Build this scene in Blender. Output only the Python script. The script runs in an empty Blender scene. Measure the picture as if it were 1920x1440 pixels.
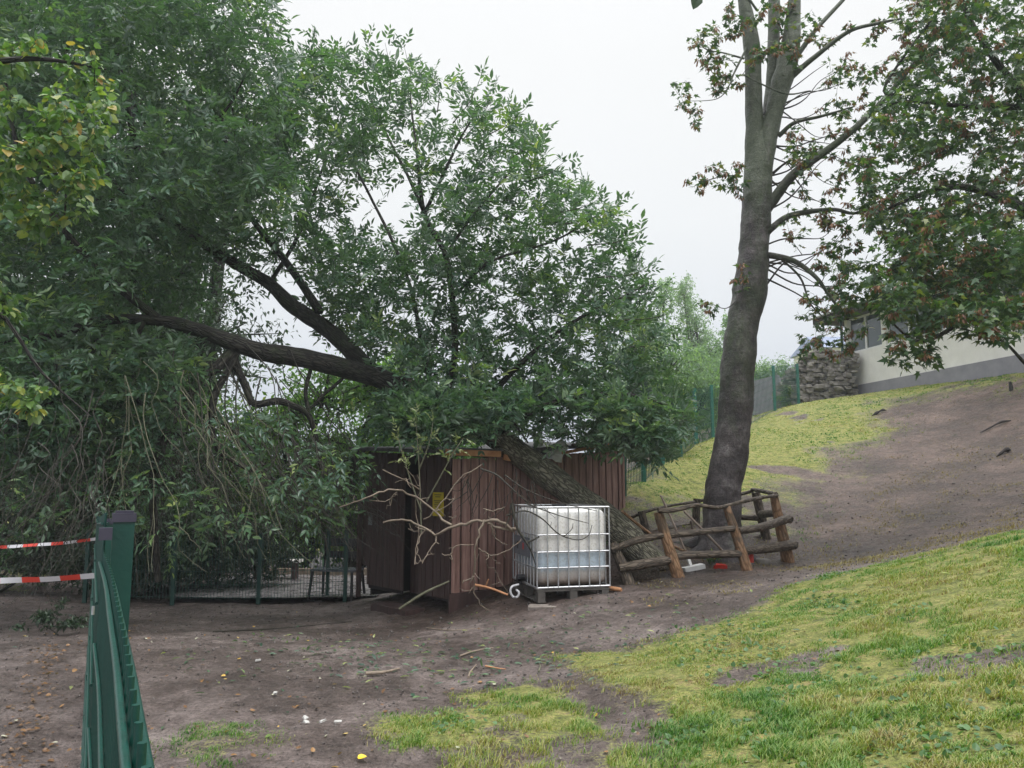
import bpy, math, random
import numpy as np
from mathutils import Vector, noise as mnoise
R = math.radians
scn = bpy.context.scene
COL = scn.collection
rng = np.random.default_rng(7)
random.seed(7)

# ------------------------------------------------------------------ camera, sky, sun, exposure
FPX = 1443.0; HOR = 905.0; CAMZ = 1.6
PITCH = math.atan((HOR - 720.0) / FPX)
cam_d = bpy.data.cameras.new("camera"); cam = bpy.data.objects.new("camera", cam_d); COL.objects.link(cam)
cam_d.sensor_width = 36.0; cam_d.lens = 36.0 * FPX / 1920.0
cam_d.clip_start = 0.05; cam_d.clip_end = 600.0
cam.location = (0, 0, CAMZ); cam.rotation_euler = (R(90) + PITCH, 0, 0)
scn.camera = cam

SUN_EL, SUN_AZ = R(58), R(125)          # azimuth measured from +Y towards +X
w = bpy.data.worlds.new("World"); scn.world = w; w.use_nodes = True
nt = w.node_tree; nt.nodes.clear()
def N(nt, t, **k):
    n = nt.nodes.new(t)
    for a, b in k.items():
        if a.startswith('i_'):
            key = a[2:]; key = int(key) if key.isdigit() else key.replace('_', ' ')
            n.inputs[key].default_value = b
        else: setattr(n, a, b)
    return n
sky = N(nt, 'ShaderNodeTexSky', sky_type='NISHITA', sun_disc=False, sun_elevation=SUN_EL, sun_rotation=SUN_AZ, air_density=1.0, dust_density=6.0)
hs = N(nt, 'ShaderNodeHueSaturation', i_Saturation=0.25, i_Value=1.0)
tc = N(nt, 'ShaderNodeTexCoord'); sp = N(nt, 'ShaderNodeSeparateXYZ')
nt.links.new(tc.outputs['Generated'], sp.inputs[0])
ramp = N(nt, 'ShaderNodeValToRGB'); cr = ramp.color_ramp
cr.elements[0].position = 0.0; cr.elements[0].color = (.50, .535, .62, 1)
cr.elements[1].position = 1.0; cr.elements[1].color = (1, 1, 1, 1)
for p, c in ((.10, (.60, .64, .72, 1)), (.20, (.72, .75, .79, 1)), (.32, (.81, .83, .845, 1)), (.50, (.86, .87, .875, 1)), (.8, (.97, .98, 1, 1))):
    e = cr.elements.new(p); e.color = c
nt.links.new(sp.outputs['Z'], ramp.inputs[0])
mr = N(nt, 'ShaderNodeMapRange'); mr.inputs[1].default_value = .60; mr.inputs[2].default_value = 1.0; mr.inputs[3].default_value = 9.9; mr.inputs[4].default_value = 42.0
nt.links.new(sp.outputs['Z'], mr.inputs[0])
vm = N(nt, 'ShaderNodeVectorMath', operation='SCALE')
nt.links.new(ramp.outputs[0], vm.inputs[0]); nt.links.new(mr.outputs[0], vm.inputs['Scale'])
cn = N(nt, 'ShaderNodeTexNoise', i_Scale=1.6, i_Detail=3.0, i_Roughness=.5)
cm = N(nt, 'ShaderNodeMapRange'); cm.inputs[3].default_value = .94; cm.inputs[4].default_value = 1.05
nt.links.new(tc.outputs['Generated'], cn.inputs['Vector']); nt.links.new(cn.outputs[0], cm.inputs[0])
vm2 = N(nt, 'ShaderNodeVectorMath', operation='SCALE')
nt.links.new(vm.outputs[0], vm2.inputs[0]); nt.links.new(cm.outputs[0], vm2.inputs['Scale'])
mx = N(nt, 'ShaderNodeMix', data_type='RGBA'); mx.inputs[0].default_value = 0.93
nt.links.new(sky.outputs[0], hs.inputs['Color']); nt.links.new(hs.outputs[0], mx.inputs[6]); nt.links.new(vm2.outputs[0], mx.inputs[7])
bg = N(nt, 'ShaderNodeBackground', i_Strength=0.1); wo = N(nt, 'ShaderNodeOutputWorld')
nt.links.new(mx.outputs[2], bg.inputs[0]); nt.links.new(bg.outputs[0], wo.inputs[0])

sl = bpy.data.lights.new("sun", 'SUN'); sl.energy = 1.3; sl.angle = R(25); sl.color = (1, .97, .92)
so = bpy.data.objects.new("sun", sl); COL.objects.link(so)
sd = Vector((math.sin(SUN_AZ) * math.cos(SUN_EL), math.cos(SUN_AZ) * math.cos(SUN_EL), math.sin(SUN_EL)))
so.rotation_euler = sd.to_track_quat('Z', 'Y').to_euler()

scn.view_settings.view_transform = 'Standard'; scn.view_settings.look = 'None'
scn.view_settings.exposure = 0.22; scn.view_settings.gamma = 1.0
cy = scn.cycles
cy.max_bounces = 6; cy.diffuse_bounces = 3; cy.glossy_bounces = 2; cy.transmission_bounces = 4; cy.volume_bounces = 1; cy.transparent_max_bounces = 8
cy.use_denoising = True; cy.caustics_reflective = False; cy.caustics_refractive = False
cy.use_adaptive_sampling = True; cy.adaptive_threshold = 0.015

# ------------------------------------------------------------------ projection helpers
ca, sa = math.cos(PITCH), math.sin(PITCH)
def P(px, py, y):
    """world point seen at photo pixel (px,py) (1920x1440) at world depth y"""
    u = (px - 960.0) / FPX; v = (720.0 - py) / FPX
    d = np.array([u, ca - v * sa, sa + v * ca])
    s = y / d[1]
    return np.array([d[0] * s, y, CAMZ + d[2] * s])
def PP(L): return np.array([P(*q) for q in L])

# ------------------------------------------------------------------ numpy noise
def _h(ix, iy, iz, s):
    h = (ix.astype(np.int64) * 374761393 + iy.astype(np.int64) * 668265263 + iz.astype(np.int64) * 1274126177 + s * 974634777) & 0xffffffff
    h = ((h ^ (h >> 13)) * 1103515245) & 0xffffffff
    h = ((h ^ (h >> 16)) * 2246822519) & 0xffffffff
    return ((h ^ (h >> 15)) & 0xffffff) / float(0xffffff)
def vn(x, y, z=None, s=0):
    x = np.asarray(x, float); y = np.asarray(y, float); z = np.zeros_like(x) if z is None else np.asarray(z, float)
    ix, iy, iz = np.floor(x), np.floor(y), np.floor(z); fx, fy, fz = x - ix, y - iy, z - iz
    fx, fy, fz = [f * f * (3 - 2 * f) for f in (fx, fy, fz)]
    r = 0
    for a in (0, 1):
        for b in (0, 1):
            for c in (0, 1):
                r = r + _h(ix + a, iy + b, iz + c, s) * (fx if a else 1 - fx) * (fy if b else 1 - fy) * (fz if c else 1 - fz)
    return r * 2 - 1
def fbm(x, y, z=None, s=0, o=4):
    r = 0; a = 1; t = 0
    for k in range(o):
        f = 2.03 ** k
        r = r + a * vn(np.asarray(x) * f + 17 * k, np.asarray(y) * f, None if z is None else np.asarray(z) * f, s + k); t += a; a *= .5
    return r / t

# ------------------------------------------------------------------ terrain height (thin plate through surveyed points)
ctl = [tuple(q) for q in (
    (0, 0, 0), (-2, 0, 0), (2, 0, .42), (5, 0, 1.0), (9, 0, 1.9), (-8, 0, 0), (-8, 8, -.12), (-15, 10, -.1), (-15, 25, 0), (-6, 20, -.25), (-30, 40, .5),
    (-10, 45, .5), (0, 30, 1.2), (-5, 15.5, -.3), (0, 16, .1), (15, 34, 4.6), (10, 34, 4.2), (20, 45, 5), (30, 25, 6), (25, 10, 5), (40, 40, 6), (4, 32, 2.6), (-2, -6, 0), (20, -6, 3.5),
    (40, 90, 7), (0, 90, 3), (-50, 90, 1.5), (-60, 0, 0), (60, 0, 8), (3.5, 24, 1.6))]
for q in ((600, 1440, 4.3), (1200, 1440, 4.1), (1900, 1440, 3.2), (1900, 1200, 4.8), (1900, 1000, 8), (1500, 1200, 6), (1200, 1200, 7.3), (845, 1142, 10.8),
          (240, 1195, 8), (500, 1130, 12.5), (690, 1118, 12.6), (1080, 1120, 9.7), (1275, 1082, 10.3), (1405, 1070, 10.5), (1484, 1052, 11.6), (1350, 1040, 11.6),
          (1600, 1010, 12.2), (1700, 900, 14.8), (1900, 800, 16.5), (1920, 703, 19.6), (1760, 722, 22.2), (1600, 744, 25.6), (1498, 760, 26), (1453, 770, 24),
          (1337, 822, 20.5), (1305, 836, 19), (1242, 872, 16), (1185, 912, 14.0), (1450, 880, 16.5), (1600, 800, 19.5), (1300, 930, 14.5), (1180, 1095, 10.2)):
    ctl.append(tuple(P(*q)))
ctl = np.array(ctl)
def _tps():
    n = len(ctl); d = np.linalg.norm(ctl[:, None, :2] - ctl[None, :, :2], axis=2)
    K = np.where(d > 0, d * d * np.log(d + 1e-9), 0) + np.eye(n) * 0.02
    Pm = np.c_[np.ones(n), ctl[:, :2]]
    A = np.zeros((n + 3, n + 3)); A[:n, :n] = K; A[:n, n:] = Pm; A[n:, :n] = Pm.T
    return np.linalg.solve(A, np.r_[ctl[:, 2], 0, 0, 0])
_w = _tps()
def H(x, y):
    x = np.asarray(x, float); y = np.asarray(y, float); sh = x.shape
    x = x.ravel(); y = y.ravel(); out = np.empty(len(x))
    for i in range(0, len(x), 50000):
        a, b = x[i:i + 50000], y[i:i + 50000]
        d2 = (a[:, None] - ctl[None, :, 0]) ** 2 + (b[:, None] - ctl[None, :, 1]) ** 2
        out[i:i + 50000] = (0.5 * d2 * np.log(d2 + 1e-12)) @ _w[:-3] + _w[-3] + _w[-2] * a + _w[-1] * b
    out = out.reshape(sh)
    return float(out) if out.ndim == 0 else out
def Hm(x, y):      # with the small unevenness of the trodden ground
    z = H(x, y); x = np.asarray(x, float); y = np.asarray(y, float)
    return z + .035 * fbm(x * .9, y * .9, s=3) + .016 * fbm(x * 4, y * 4, s=5, o=3) - .05 / (1 + np.exp(-(y - 8.35 - .08 * x) / .025)) * np.clip((-x - .3) / .8, 0, 1) * (y < 14)
def hit(px, py, y0=1.5, y1=60):
    ys = np.geomspace(y0, y1, 900)
    u = (px - 960.0) / FPX; v = (720.0 - py) / FPX; dy = ca - v * sa
    xs = u * ys / dy; zs = CAMZ + (sa + v * ca) * ys / dy
    b = np.nonzero(zs < H(xs, ys))[0]
    i = b[0] if len(b) else len(ys) - 1
    return np.array([xs[i], ys[i]])

# ------------------------------------------------------------------ mesh helpers
def mesh_np(name, V, faces, mat, attrs=None, smooth=False, mats=None, fmat=None):
    """faces: list of int arrays (n,k)"""
    me = bpy.data.meshes.new(name)
    faces = [np.asarray(f, np.int64) for f in faces if len(f)]
    me.vertices.add(len(V)); me.vertices.foreach_set('co', np.asarray(V, np.float32).ravel())
    loops = np.concatenate([f.ravel() for f in faces]); tot = np.concatenate([np.full(len(f), f.shape[1]) for f in faces])
    me.loops.add(len(loops)); me.loops.foreach_set('vertex_index', loops.astype(np.int32))
    me.polygons.add(len(tot)); st = np.r_[0, np.cumsum(tot)[:-1]]
    me.polygons.foreach_set('loop_start', st.astype(np.int32))
    if smooth: me.polygons.foreach_set('use_smooth', np.ones(len(tot), bool))
    else: me.polygons.foreach_set('use_smooth', np.zeros(len(tot), bool))
    for m in (mats or [mat]): me.materials.append(m)
    if fmat is not None: me.polygons.foreach_set('material_index', np.asarray(fmat, np.int32))
    for k, a in (attrs or {}).items():
        a = np.asarray(a, np.float32)
        if a.ndim == 1: me.attributes.new(k, 'FLOAT', 'POINT').data.foreach_set('value', a)
        else: me.attributes.new(k, 'FLOAT_VECTOR', 'POINT').data.foreach_set('vector', a.ravel())
    me.update(calc_edges=True)
    return me
def setp(o, label=None, cat=None, group=None, kind=None):
    if label: o['label'] = label
    if cat: o['category'] = cat
    if group: o['group'] = group
    if kind: o['kind'] = kind
    return o
def thing(name, loc, label, cat, group=None):
    o = bpy.data.objects.new(name, None); o.empty_display_size = .2; o.location = tuple(loc); COL.objects.link(o)
    return setp(o, label, cat, group)
def wpos(o):
    p = np.array(o.location)
    return p + wpos(o.parent) if o.parent else p
def put(name, V, faces, mat, parent=None, origin=None, **k):
    org = wpos(parent) if parent is not None else (np.zeros(3) if origin is None else np.asarray(origin, float))
    me = mesh_np(name, np.asarray(V) - org, faces, mat, **k)
    o = bpy.data.objects.new(name, me); COL.objects.link(o)
    if parent is not None: o.parent = parent
    else: o.location = tuple(org)
    return o
class MB:
    def __init__(s): s.v = []; s.f = {3: [], 4: [], }; s.n = 0; s.tc = []
    def add(s, V, F, T=None):
        V = np.asarray(V, float); F = np.asarray(F)
        s.f.setdefault(F.shape[1], []).append(F + s.n); s.v.append(V); s.n += len(V)
        s.tc.append(np.asarray(T, float) if T is not None else V)
        return s
    def box(s, c, size, ax=None, jit=0):
        """c centre, size (a,b,c) along axes ax (3 rows)"""
        ax = np.eye(3) if ax is None else np.asarray(ax, float)
        g = np.array([[i, j, k] for i in (-.5, .5) for j in (-.5, .5) for k in (-.5, .5)]) * np.asarray(size)
        if jit: g = g + rng.normal(0, jit, g.shape)
        V = np.asarray(c) + g @ ax
        F = [[0, 1, 3, 2], [4, 6, 7, 5], [0, 4, 5, 1], [2, 3, 7, 6], [0, 2, 6, 4], [1, 5, 7, 3]]
        return s.add(V, F)
    def bar(s, a, b, wd, ht, up=(0, 0, 1)):
        a = np.asarray(a, float); b = np.asarray(b, float); t = b - a; L = np.linalg.norm(t); t /= L
        u = np.asarray(up, float); n = np.cross(t, u)
        if np.linalg.norm(n) < 1e-4: n = np.cross(t, (1, 0, 0))
        n /= np.linalg.norm(n); u2 = np.cross(n, t)
        return s.box((a + b) / 2, (L, wd, ht), [t, n, u2])
    def tube(s, pts, rad, sides=8, rough=0, seed=0, cap=True, stretch=.25):
        pts = np.asarray(pts, float); K = len(pts)
        rad = np.full(K, rad, float) if np.isscalar(rad) else np.asarray(rad, float)
        t = np.gradient(pts, axis=0); t /= np.linalg.norm(t, axis=1)[:, None] + 1e-12
        m = np.abs(t.mean(0)); ref = np.eye(3)[np.argmin(m)]
        n1 = np.cross(t, ref); n1 /= np.linalg.norm(n1, axis=1)[:, None] + 1e-12; n2 = np.cross(t, n1)
        th = np.arange(sides) * 2 * math.pi / sides
        L = np.r_[0, np.cumsum(np.linalg.norm(np.diff(pts, axis=0), axis=1))]
        dirs = n1[:, None, :] * np.cos(th)[None, :, None] + n2[:, None, :] * np.sin(th)[None, :, None]
        rr = rad[:, None] * np.ones((K, sides))
        if rough:
            q = dirs * .12 / max(rough, .01) * 0 + pts[:, None, :] + dirs * rad[:, None, None]
            rr = rr * (1 + rough * fbm(q[..., 0] * 5, q[..., 1] * 5, q[..., 2] * 5, s=seed, o=3))
        V = pts[:, None, :] + dirs * rr[..., None]
        T = np.stack([np.cos(th)[None, :] * rad[:, None], np.sin(th)[None, :] * rad[:, None], (L[:, None] * stretch + seed * 3.7) * np.ones((1, sides))], -1)
        i = np.arange(K - 1)[:, None] * sides + np.arange(sides)[None, :]; j = np.arange(K - 1)[:, None] * sides + (np.arange(sides)[None, :] + 1) % sides
        F = np.stack([i, j, j + sides, i + sides], -1).reshape(-1, 4)
        s.add(V.reshape(-1, 3), F, T.reshape(-1, 3))
        if cap:
            for e, fl in ((0, True), (K - 1, False)):
                c = pts[e]; ring = V[e]
                q = [[sides, (a + 1) % sides, a] if fl else [sides, a, (a + 1) % sides] for a in range(sides)]
                s.add(np.vstack([ring, c]), q, np.vstack([T[e], T[e].mean(0)]))
        return s
    def build(s, name, mat, parent=None, origin=None, smooth=False, **k):
        V = np.vstack(s.v); F = [np.vstack(f) for kk, f in sorted(s.f.items()) if f]
        return put(name, V, F, mat, parent, origin, smooth=smooth, attrs={'tc': np.vstack(s.tc)}, **k)
def catmull(pts, n=6):
    pts = np.asarray(pts, float)
    if len(pts) < 3: return np.array([pts[0] + (pts[-1] - pts[0]) * t for t in np.linspace(0, 1, n + 1)])
    q = np.vstack([2 * pts[0] - pts[1], pts, 2 * pts[-1] - pts[-2]]); out = []
    for i in range(1, len(q) - 2):
        for t in np.arange(n) / n:
            out.append(.5 * (2 * q[i] + (q[i + 1] - q[i - 1]) * t + (2 * q[i - 1] - 5 * q[i] + 4 * q[i + 1] - q[i + 2]) * t * t + (3 * q[i] - q[i - 1] - 3 * q[i + 1] + q[i + 2]) * t ** 3))
    out.append(q[-2]); return np.array(out)
def lerp_r(rs, m): return np.interp(np.linspace(0, 1, m), np.linspace(0, 1, len(rs)), rs)

# ------------------------------------------------------------------ materials
def newmat(name):
    m = bpy.data.materials.new(name); m.use_nodes = True; nt = m.node_tree
    b = nt.nodes['Principled BSDF']; return m, nt, b
def rampnode(nt, cols, src, interp='LINEAR'):
    r = nt.nodes.new('ShaderNodeValToRGB'); r.color_ramp.interpolation = interp
    e = r.color_ramp.elements
    while len(e) < len(cols): e.new(.5)
    for k, (p, c) in enumerate(cols): e[k].position = p; e[k].color = (*c, 1)
    nt.links.new(src, r.inputs[0]); return r
def pmat(name, cols, scale=5, rough=.6, bump=0, bscale=None, coord='obj', metal=0, spec=.5, stretch=(1, 1, 1), detail=6, dist=0.01, rough2=None, trans=0):
    m, nt, b = newmat(name)
    if coord == 'tc': c = N(nt, 'ShaderNodeAttribute', attribute_name='tc').outputs['Vector']
    else: c = N(nt, 'ShaderNodeTexCoord').outputs['Object']
    mp = N(nt, 'ShaderNodeMapping'); mp.inputs['Scale'].default_value = stretch; nt.links.new(c, mp.inputs[0])
    n = N(nt, 'ShaderNodeTexNoise', i_Scale=scale, i_Detail=detail, i_Roughness=.62); nt.links.new(mp.outputs[0], n.inputs['Vector'])
    if len(cols) == 1: cols = [(0, tuple(x * .8 for x in cols[0])), (1, tuple(x * 1.15 for x in cols[0]))]
    elif not isinstance(cols[0][1], tuple): cols = [(.3 + .4 * i / (len(cols) - 1), q) for i, q in enumerate(cols)]
    r = rampnode(nt, cols, n.outputs[0]); nt.links.new(r.outputs[0], b.inputs['Base Color'])
    b.inputs['Roughness'].default_value = rough; b.inputs['Metallic'].default_value = metal; b.inputs['Specular IOR Level'].default_value = spec
    if rough2 is not None:
        q = N(nt, 'ShaderNodeMapRange'); q.inputs[1].default_value = .35; q.inputs[2].default_value = .65; q.inputs[3].default_value = rough; q.inputs[4].default_value = rough2
        nt.links.new(n.outputs[0], q.inputs[0]); nt.links.new(q.outputs[0], b.inputs['Roughness'])
    if bump:
        n2 = N(nt, 'ShaderNodeTexNoise', i_Scale=bscale or scale * 3, i_Detail=5.0); nt.links.new(mp.outputs[0], n2.inputs['Vector'])
        bp = N(nt, 'ShaderNodeBump', i_Strength=bump, i_Distance=dist); nt.links.new(n2.outputs[0], bp.inputs['Height']); nt.links.new(bp.outputs[0], b.inputs['Normal'])
    return m
def leafmat(name, cols, back=(.16, .2, .12), backf=.6, rough=.42, trans=.25, spec=.5):
    m, nt, b = newmat(name)
    a = N(nt, 'ShaderNodeAttribute', attribute_name='rnd')
    r = rampnode(nt, cols, a.outputs['Fac'])
    g = N(nt, 'ShaderNodeNewGeometry')
    mu = N(nt, 'ShaderNodeMath', operation='MULTIPLY', i_1=backf); nt.links.new(g.outputs['Backfacing'], mu.inputs[0])
    mix = N(nt, 'ShaderNodeMix', data_type='RGBA'); mix.inputs[7].default_value = (*back, 1)
    nt.links.new(mu.outputs[0], mix.inputs[0]); nt.links.new(r.outputs[0], mix.inputs[6])
    nt.links.new(mix.outputs[2], b.inputs['Base Color']); b.inputs['Roughness'].default_value = rough; b.inputs['Specular IOR Level'].default_value = spec
    t = N(nt, 'ShaderNodeBsdfTranslucent'); br = N(nt, 'ShaderNodeVectorMath', operation='MULTIPLY'); br.inputs[1].default_value = (1.5, 1.7, .6)
    nt.links.new(r.outputs[0], br.inputs[0]); nt.links.new(br.outputs[0], t.inputs[0])
    ms = N(nt, 'ShaderNodeMixShader', i_0=trans); nt.links.new(b.outputs[0], ms.inputs[1]); nt.links.new(t.outputs[0], ms.inputs[2])
    nt.links.new(ms.outputs[0], nt.nodes['Material Output'].inputs[0])
    return m
def barkmat(name, cols, ridge=18, bump=.9, rough=.75, fine=60, dist=.02, moss=None, spec=.4, warp=1.0):
    m, nt, b = newmat(name)
    c = N(nt, 'ShaderNodeAttribute', attribute_name='tc')
    n0 = N(nt, 'ShaderNodeTexNoise', i_Scale=ridge * .4, i_Detail=3.0); nt.links.new(c.outputs['Vector'], n0.inputs['Vector'])
    av = N(nt, 'ShaderNodeVectorMath', operation='MULTIPLY_ADD'); av.inputs[1].default_value = (.12 * warp,) * 3
    nt.links.new(n0.outputs['Color'], av.inputs[0]); nt.links.new(c.outputs['Vector'], av.inputs[2])
    v = N(nt, 'ShaderNodeTexVoronoi', feature='DISTANCE_TO_EDGE', i_Scale=ridge); nt.links.new(av.outputs[0], v.inputs['Vector'])
    n = N(nt, 'ShaderNodeTexNoise', i_Scale=fine, i_Detail=5.0); nt.links.new(c.outputs['Vector'], n.inputs['Vector'])
    vr = N(nt, 'ShaderNodeMapRange'); vr.inputs[2].default_value = .25; nt.links.new(v.outputs['Distance'], vr.inputs[0])
    ad = N(nt, 'ShaderNodeMath', operation='MULTIPLY_ADD', i_1=.45); nt.links.new(n.outputs[0], ad.inputs[0]); 
    hv = N(nt, 'ShaderNodeMath', operation='MULTIPLY', i_1=.6); nt.links.new(vr.outputs[0], hv.inputs[0]); nt.links.new(hv.outputs[0], ad.inputs[2])
    r = rampnode(nt, cols, ad.outputs[0]); colr = r.outputs[0]
    if moss:
        oc = N(nt, 'ShaderNodeTexCoord'); mn = N(nt, 'ShaderNodeTexNoise', i_Scale=2.2, i_Detail=6.0, i_Roughness=.7); nt.links.new(oc.outputs['Object'], mn.inputs['Vector'])
        q = N(nt, 'ShaderNodeMapRange'); q.inputs[1].default_value = moss[1]; q.inputs[2].default_value = moss[1] + .12; q.inputs[4].default_value = moss[2]; nt.links.new(mn.outputs[0], q.inputs[0])
        mix = N(nt, 'ShaderNodeMix', data_type='RGBA'); mix.inputs[7].default_value = (*moss[0], 1); nt.links.new(q.outputs[0], mix.inputs[0]); nt.links.new(colr, mix.inputs[6]); colr = mix.outputs[2]
    nt.links.new(colr, b.inputs['Base Color']); b.inputs['Roughness'].default_value = rough; b.inputs['Specular IOR Level'].default_value = spec
    bp = N(nt, 'ShaderNodeBump', i_Strength=bump, i_Distance=dist); nt.links.new(ad.outputs[0], bp.inputs['Height']); nt.links.new(bp.outputs[0], b.inputs['Normal'])
    return m

M = {}
M['ash_leaf'] = leafmat('ash_leaf', [(0, (.034, .076, .052)), (.40, (.060, .124, .080)), (.72, (.092, .175, .092)), (.88, (.19, .28, .085)), (1, (.38, .42, .18))], back=(.18, .25, .18), backf=.6, rough=.34, spec=.6, trans=.36)
M['pale_leaf'] = leafmat('pale_ash_leaf', [(0, (.16, .21, .09)), (1, (.38, .40, .22))], back=(.3, .34, .2))
M['maple_leaf'] = leafmat('maple_leaf', [(0, (.030, .066, .034)), (.5, (.050, .110, .046)), (.8, (.10, .17, .045)), (.93, (.20, .22, .06)), (1, (.22, .10, .04))], back=(.09, .14, .08), backf=.5, trans=.3)
M['maple_seed'] = leafmat('maple_seed', [(0, (.10, .042, .022)), (.6, (.21, .10, .05)), (1, (.34, .19, .10))], back=(.24, .12, .06), trans=.15)
M['linden_leaf'] = leafmat('linden_leaf', [(0, (.045, .11, .04)), (.45, (.09, .19, .055)), (.78, (.18, .28, .07)), (.94, (.34, .36, .09)), (1, (.38, .22, .08))], back=(.20, .28, .16), trans=.3)
M['far_leaf'] = leafmat('far_leaf', [(0, (.035, .075, .035)), (.5, (.065, .13, .05)), (.9, (.11, .19, .06)), (1, (.2, .22, .08))], back=(.1, .15, .08), trans=.35)
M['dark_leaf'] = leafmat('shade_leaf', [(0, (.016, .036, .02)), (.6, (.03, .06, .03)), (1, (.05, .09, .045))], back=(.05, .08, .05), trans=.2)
M['bright_leaf'] = leafmat('bright_leaf', [(0, (.05, .11, .04)), (.5, (.10, .20, .07)), (.9, (.16, .28, .08)), (1, (.26, .3, .1))], back=(.14, .22, .1), trans=.45)
M['hazed_leaf'] = leafmat('hazed_leaf', [(0, (.10, .17, .12)), (.5, (.15, .24, .16)), (1, (.22, .32, .20))], back=(.2, .28, .2), trans=.45)  # far leaf green made paler, painting distance haze into the foliage colour
M['mid_leaf'] = leafmat('mid_leaf', [(0, (.028, .060, .034)), (.6, (.05, .105, .05)), (1, (.08, .15, .06))], back=(.09, .14, .09), trans=.3)
M['grass'] = leafmat('grass_blade', [(0, (.035, .15, .025)), (.22, (.085, .22, .030)), (.45, (.155, .235, .045)), (.66, (.26, .285, .07)), (.82, (.38, .335, .14)), (1, (.20, .135, .08))], back=(.25, .28, .09), backf=.3, trans=.3, rough=.55)
M['litter'] = leafmat('fallen_leaf', [(0, (.09, .055, .03)), (.3, (.17, .09, .04)), (.45, (.32, .17, .05)), (.7, (.55, .36, .06)), (1, (.50, .52, .42))], back=(.4, .35, .2), trans=.1)
M['stone_pale'] = pmat('pale_chip', [(.35, .34, .32), (.5, .5, .48)], 20, .7)
M['gravel'] = pmat('gravel_stone', [(.05, .042, .038), (.13, .115, .108)], 30, .7)
M['ash_bark'] = barkmat('ash_bark', [(.15, (.035, .031, .024)), (.45, (.13, .12, .090)), (.8, (.28, .265, .20))], ridge=30, bump=1, dist=.03, moss=((.06, .08, .035), .56, .6))
M['limb_bark'] = barkmat('limb_bark', [(.15, (.008, .008, .008)), (.5, (.022, .020, .017)), (.9, (.055, .051, .042))], ridge=24, bump=1.0, moss=((.035, .05, .02), .52, .7))
def maplebark():
    m, nt, b = newmat('maple_bark'); co = N(nt, 'ShaderNodeTexCoord').outputs['Object']
    def nz(sc, st, de=6.0, ro=.65):
        mp = N(nt, 'ShaderNodeMapping'); mp.inputs['Scale'].default_value = st; nt.links.new(co, mp.inputs[0])
        n = N(nt, 'ShaderNodeTexNoise', i_Scale=sc, i_Detail=de, i_Roughness=ro); nt.links.new(mp.outputs[0], n.inputs['Vector']); return n.outputs[0]
    big = nz(3.6, (1, 1, .9), 7.0, .7); ring = nz(3.5, (1, 1, 4)); fine = nz(22, (1.3, 1.3, .7), 8.0, .85); moss = nz(1.1, (1.6, 1.6, .8), 8.0, .7)
    c1 = rampnode(nt, [(.34, (.020, .017, .019)), (.46, (.050, .041, .044)), (.56, (.098, .083, .086)), (.68, (.18, .165, .165))], big)
    c2 = rampnode(nt, [(.3, (.8, .8, .82)), (.5, (1, 1, 1)), (.68, (1.15, 1.14, 1.12))], ring)
    c3 = rampnode(nt, [(.36, (.30, .30, .30)), (.47, (1, 1, 1)), (.58, (1.2, 1.2, 1.18)), (.64, (2.4, 2.4, 2.3))], fine)
    a = N(nt, 'ShaderNodeMix', data_type='RGBA', blend_type='MULTIPLY'); a.inputs[0].default_value = .9; nt.links.new(c1.outputs[0], a.inputs[6]); nt.links.new(c2.outputs[0], a.inputs[7])
    a2 = N(nt, 'ShaderNodeMix', data_type='RGBA', blend_type='MULTIPLY'); a2.inputs[0].default_value = .9; nt.links.new(a.outputs[2], a2.inputs[6]); nt.links.new(c3.outputs[0], a2.inputs[7])
    sz = N(nt, 'ShaderNodeSeparateXYZ'); nt.links.new(co, sz.inputs[0]); ad = N(nt, 'ShaderNodeMath', operation='MULTIPLY_ADD', i_1=.034); nt.links.new(sz.outputs['Z'], ad.inputs[0]); nt.links.new(moss, ad.inputs[2])
    q = N(nt, 'ShaderNodeMapRange'); q.inputs[1].default_value = .55; q.inputs[2].default_value = .72; q.inputs[4].default_value = .8; nt.links.new(ad.outputs[0], q.inputs[0])
    mo = rampnode(nt, [(.35, (.028, .045, .018)), (.65, (.095, .125, .065))], fine)
    mx = N(nt, 'ShaderNodeMix', data_type='RGBA'); nt.links.new(q.outputs[0], mx.inputs[0]); nt.links.new(a2.outputs[2], mx.inputs[6]); nt.links.new(mo.outputs[0], mx.inputs[7]); nt.links.new(mx.outputs[2], b.inputs['Base Color'])
    rr = N(nt, 'ShaderNodeMapRange'); rr.inputs[3].default_value = .3; rr.inputs[4].default_value = .75; nt.links.new(ring, rr.inputs[0]); nt.links.new(rr.outputs[0], b.inputs['Roughness'])
    h = N(nt, 'ShaderNodeMath', operation='MULTIPLY_ADD', i_1=.35); rs_ = N(nt, 'ShaderNodeMath', operation='MULTIPLY', i_1=.3); nt.links.new(ring, rs_.inputs[0]); bs_ = N(nt, 'ShaderNodeMath', operation='ADD'); nt.links.new(rs_.outputs[0], bs_.inputs[0]); nt.links.new(big, bs_.inputs[1]); nt.links.new(fine, h.inputs[0]); nt.links.new(bs_.outputs[0], h.inputs[2])
    bp = N(nt, 'ShaderNodeBump', i_Strength=1.0, i_Distance=.06); nt.links.new(h.outputs[0], bp.inputs['Height']); nt.links.new(bp.outputs[0], b.inputs['Normal'])
    return m
M['maple_bark'] = maplebark()
M['twig'] = pmat('dark_twig', [(.018, .016, .013), (.050, .046, .034)], 20, .7)
M['pale_twig'] = pmat('pale_twig', [(.08, .085, .05), (.17, .165, .11)], 14, .7)
M['dead_wood'] = pmat('dead_wood', [(.13, .10, .075), (.29, .235, .18)], 12, .75, bump=.4)
M['fresh_wood'] = pmat('fresh_wood', [(.30, .13, .06), (.50, .26, .13)], 10, .7)

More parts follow.
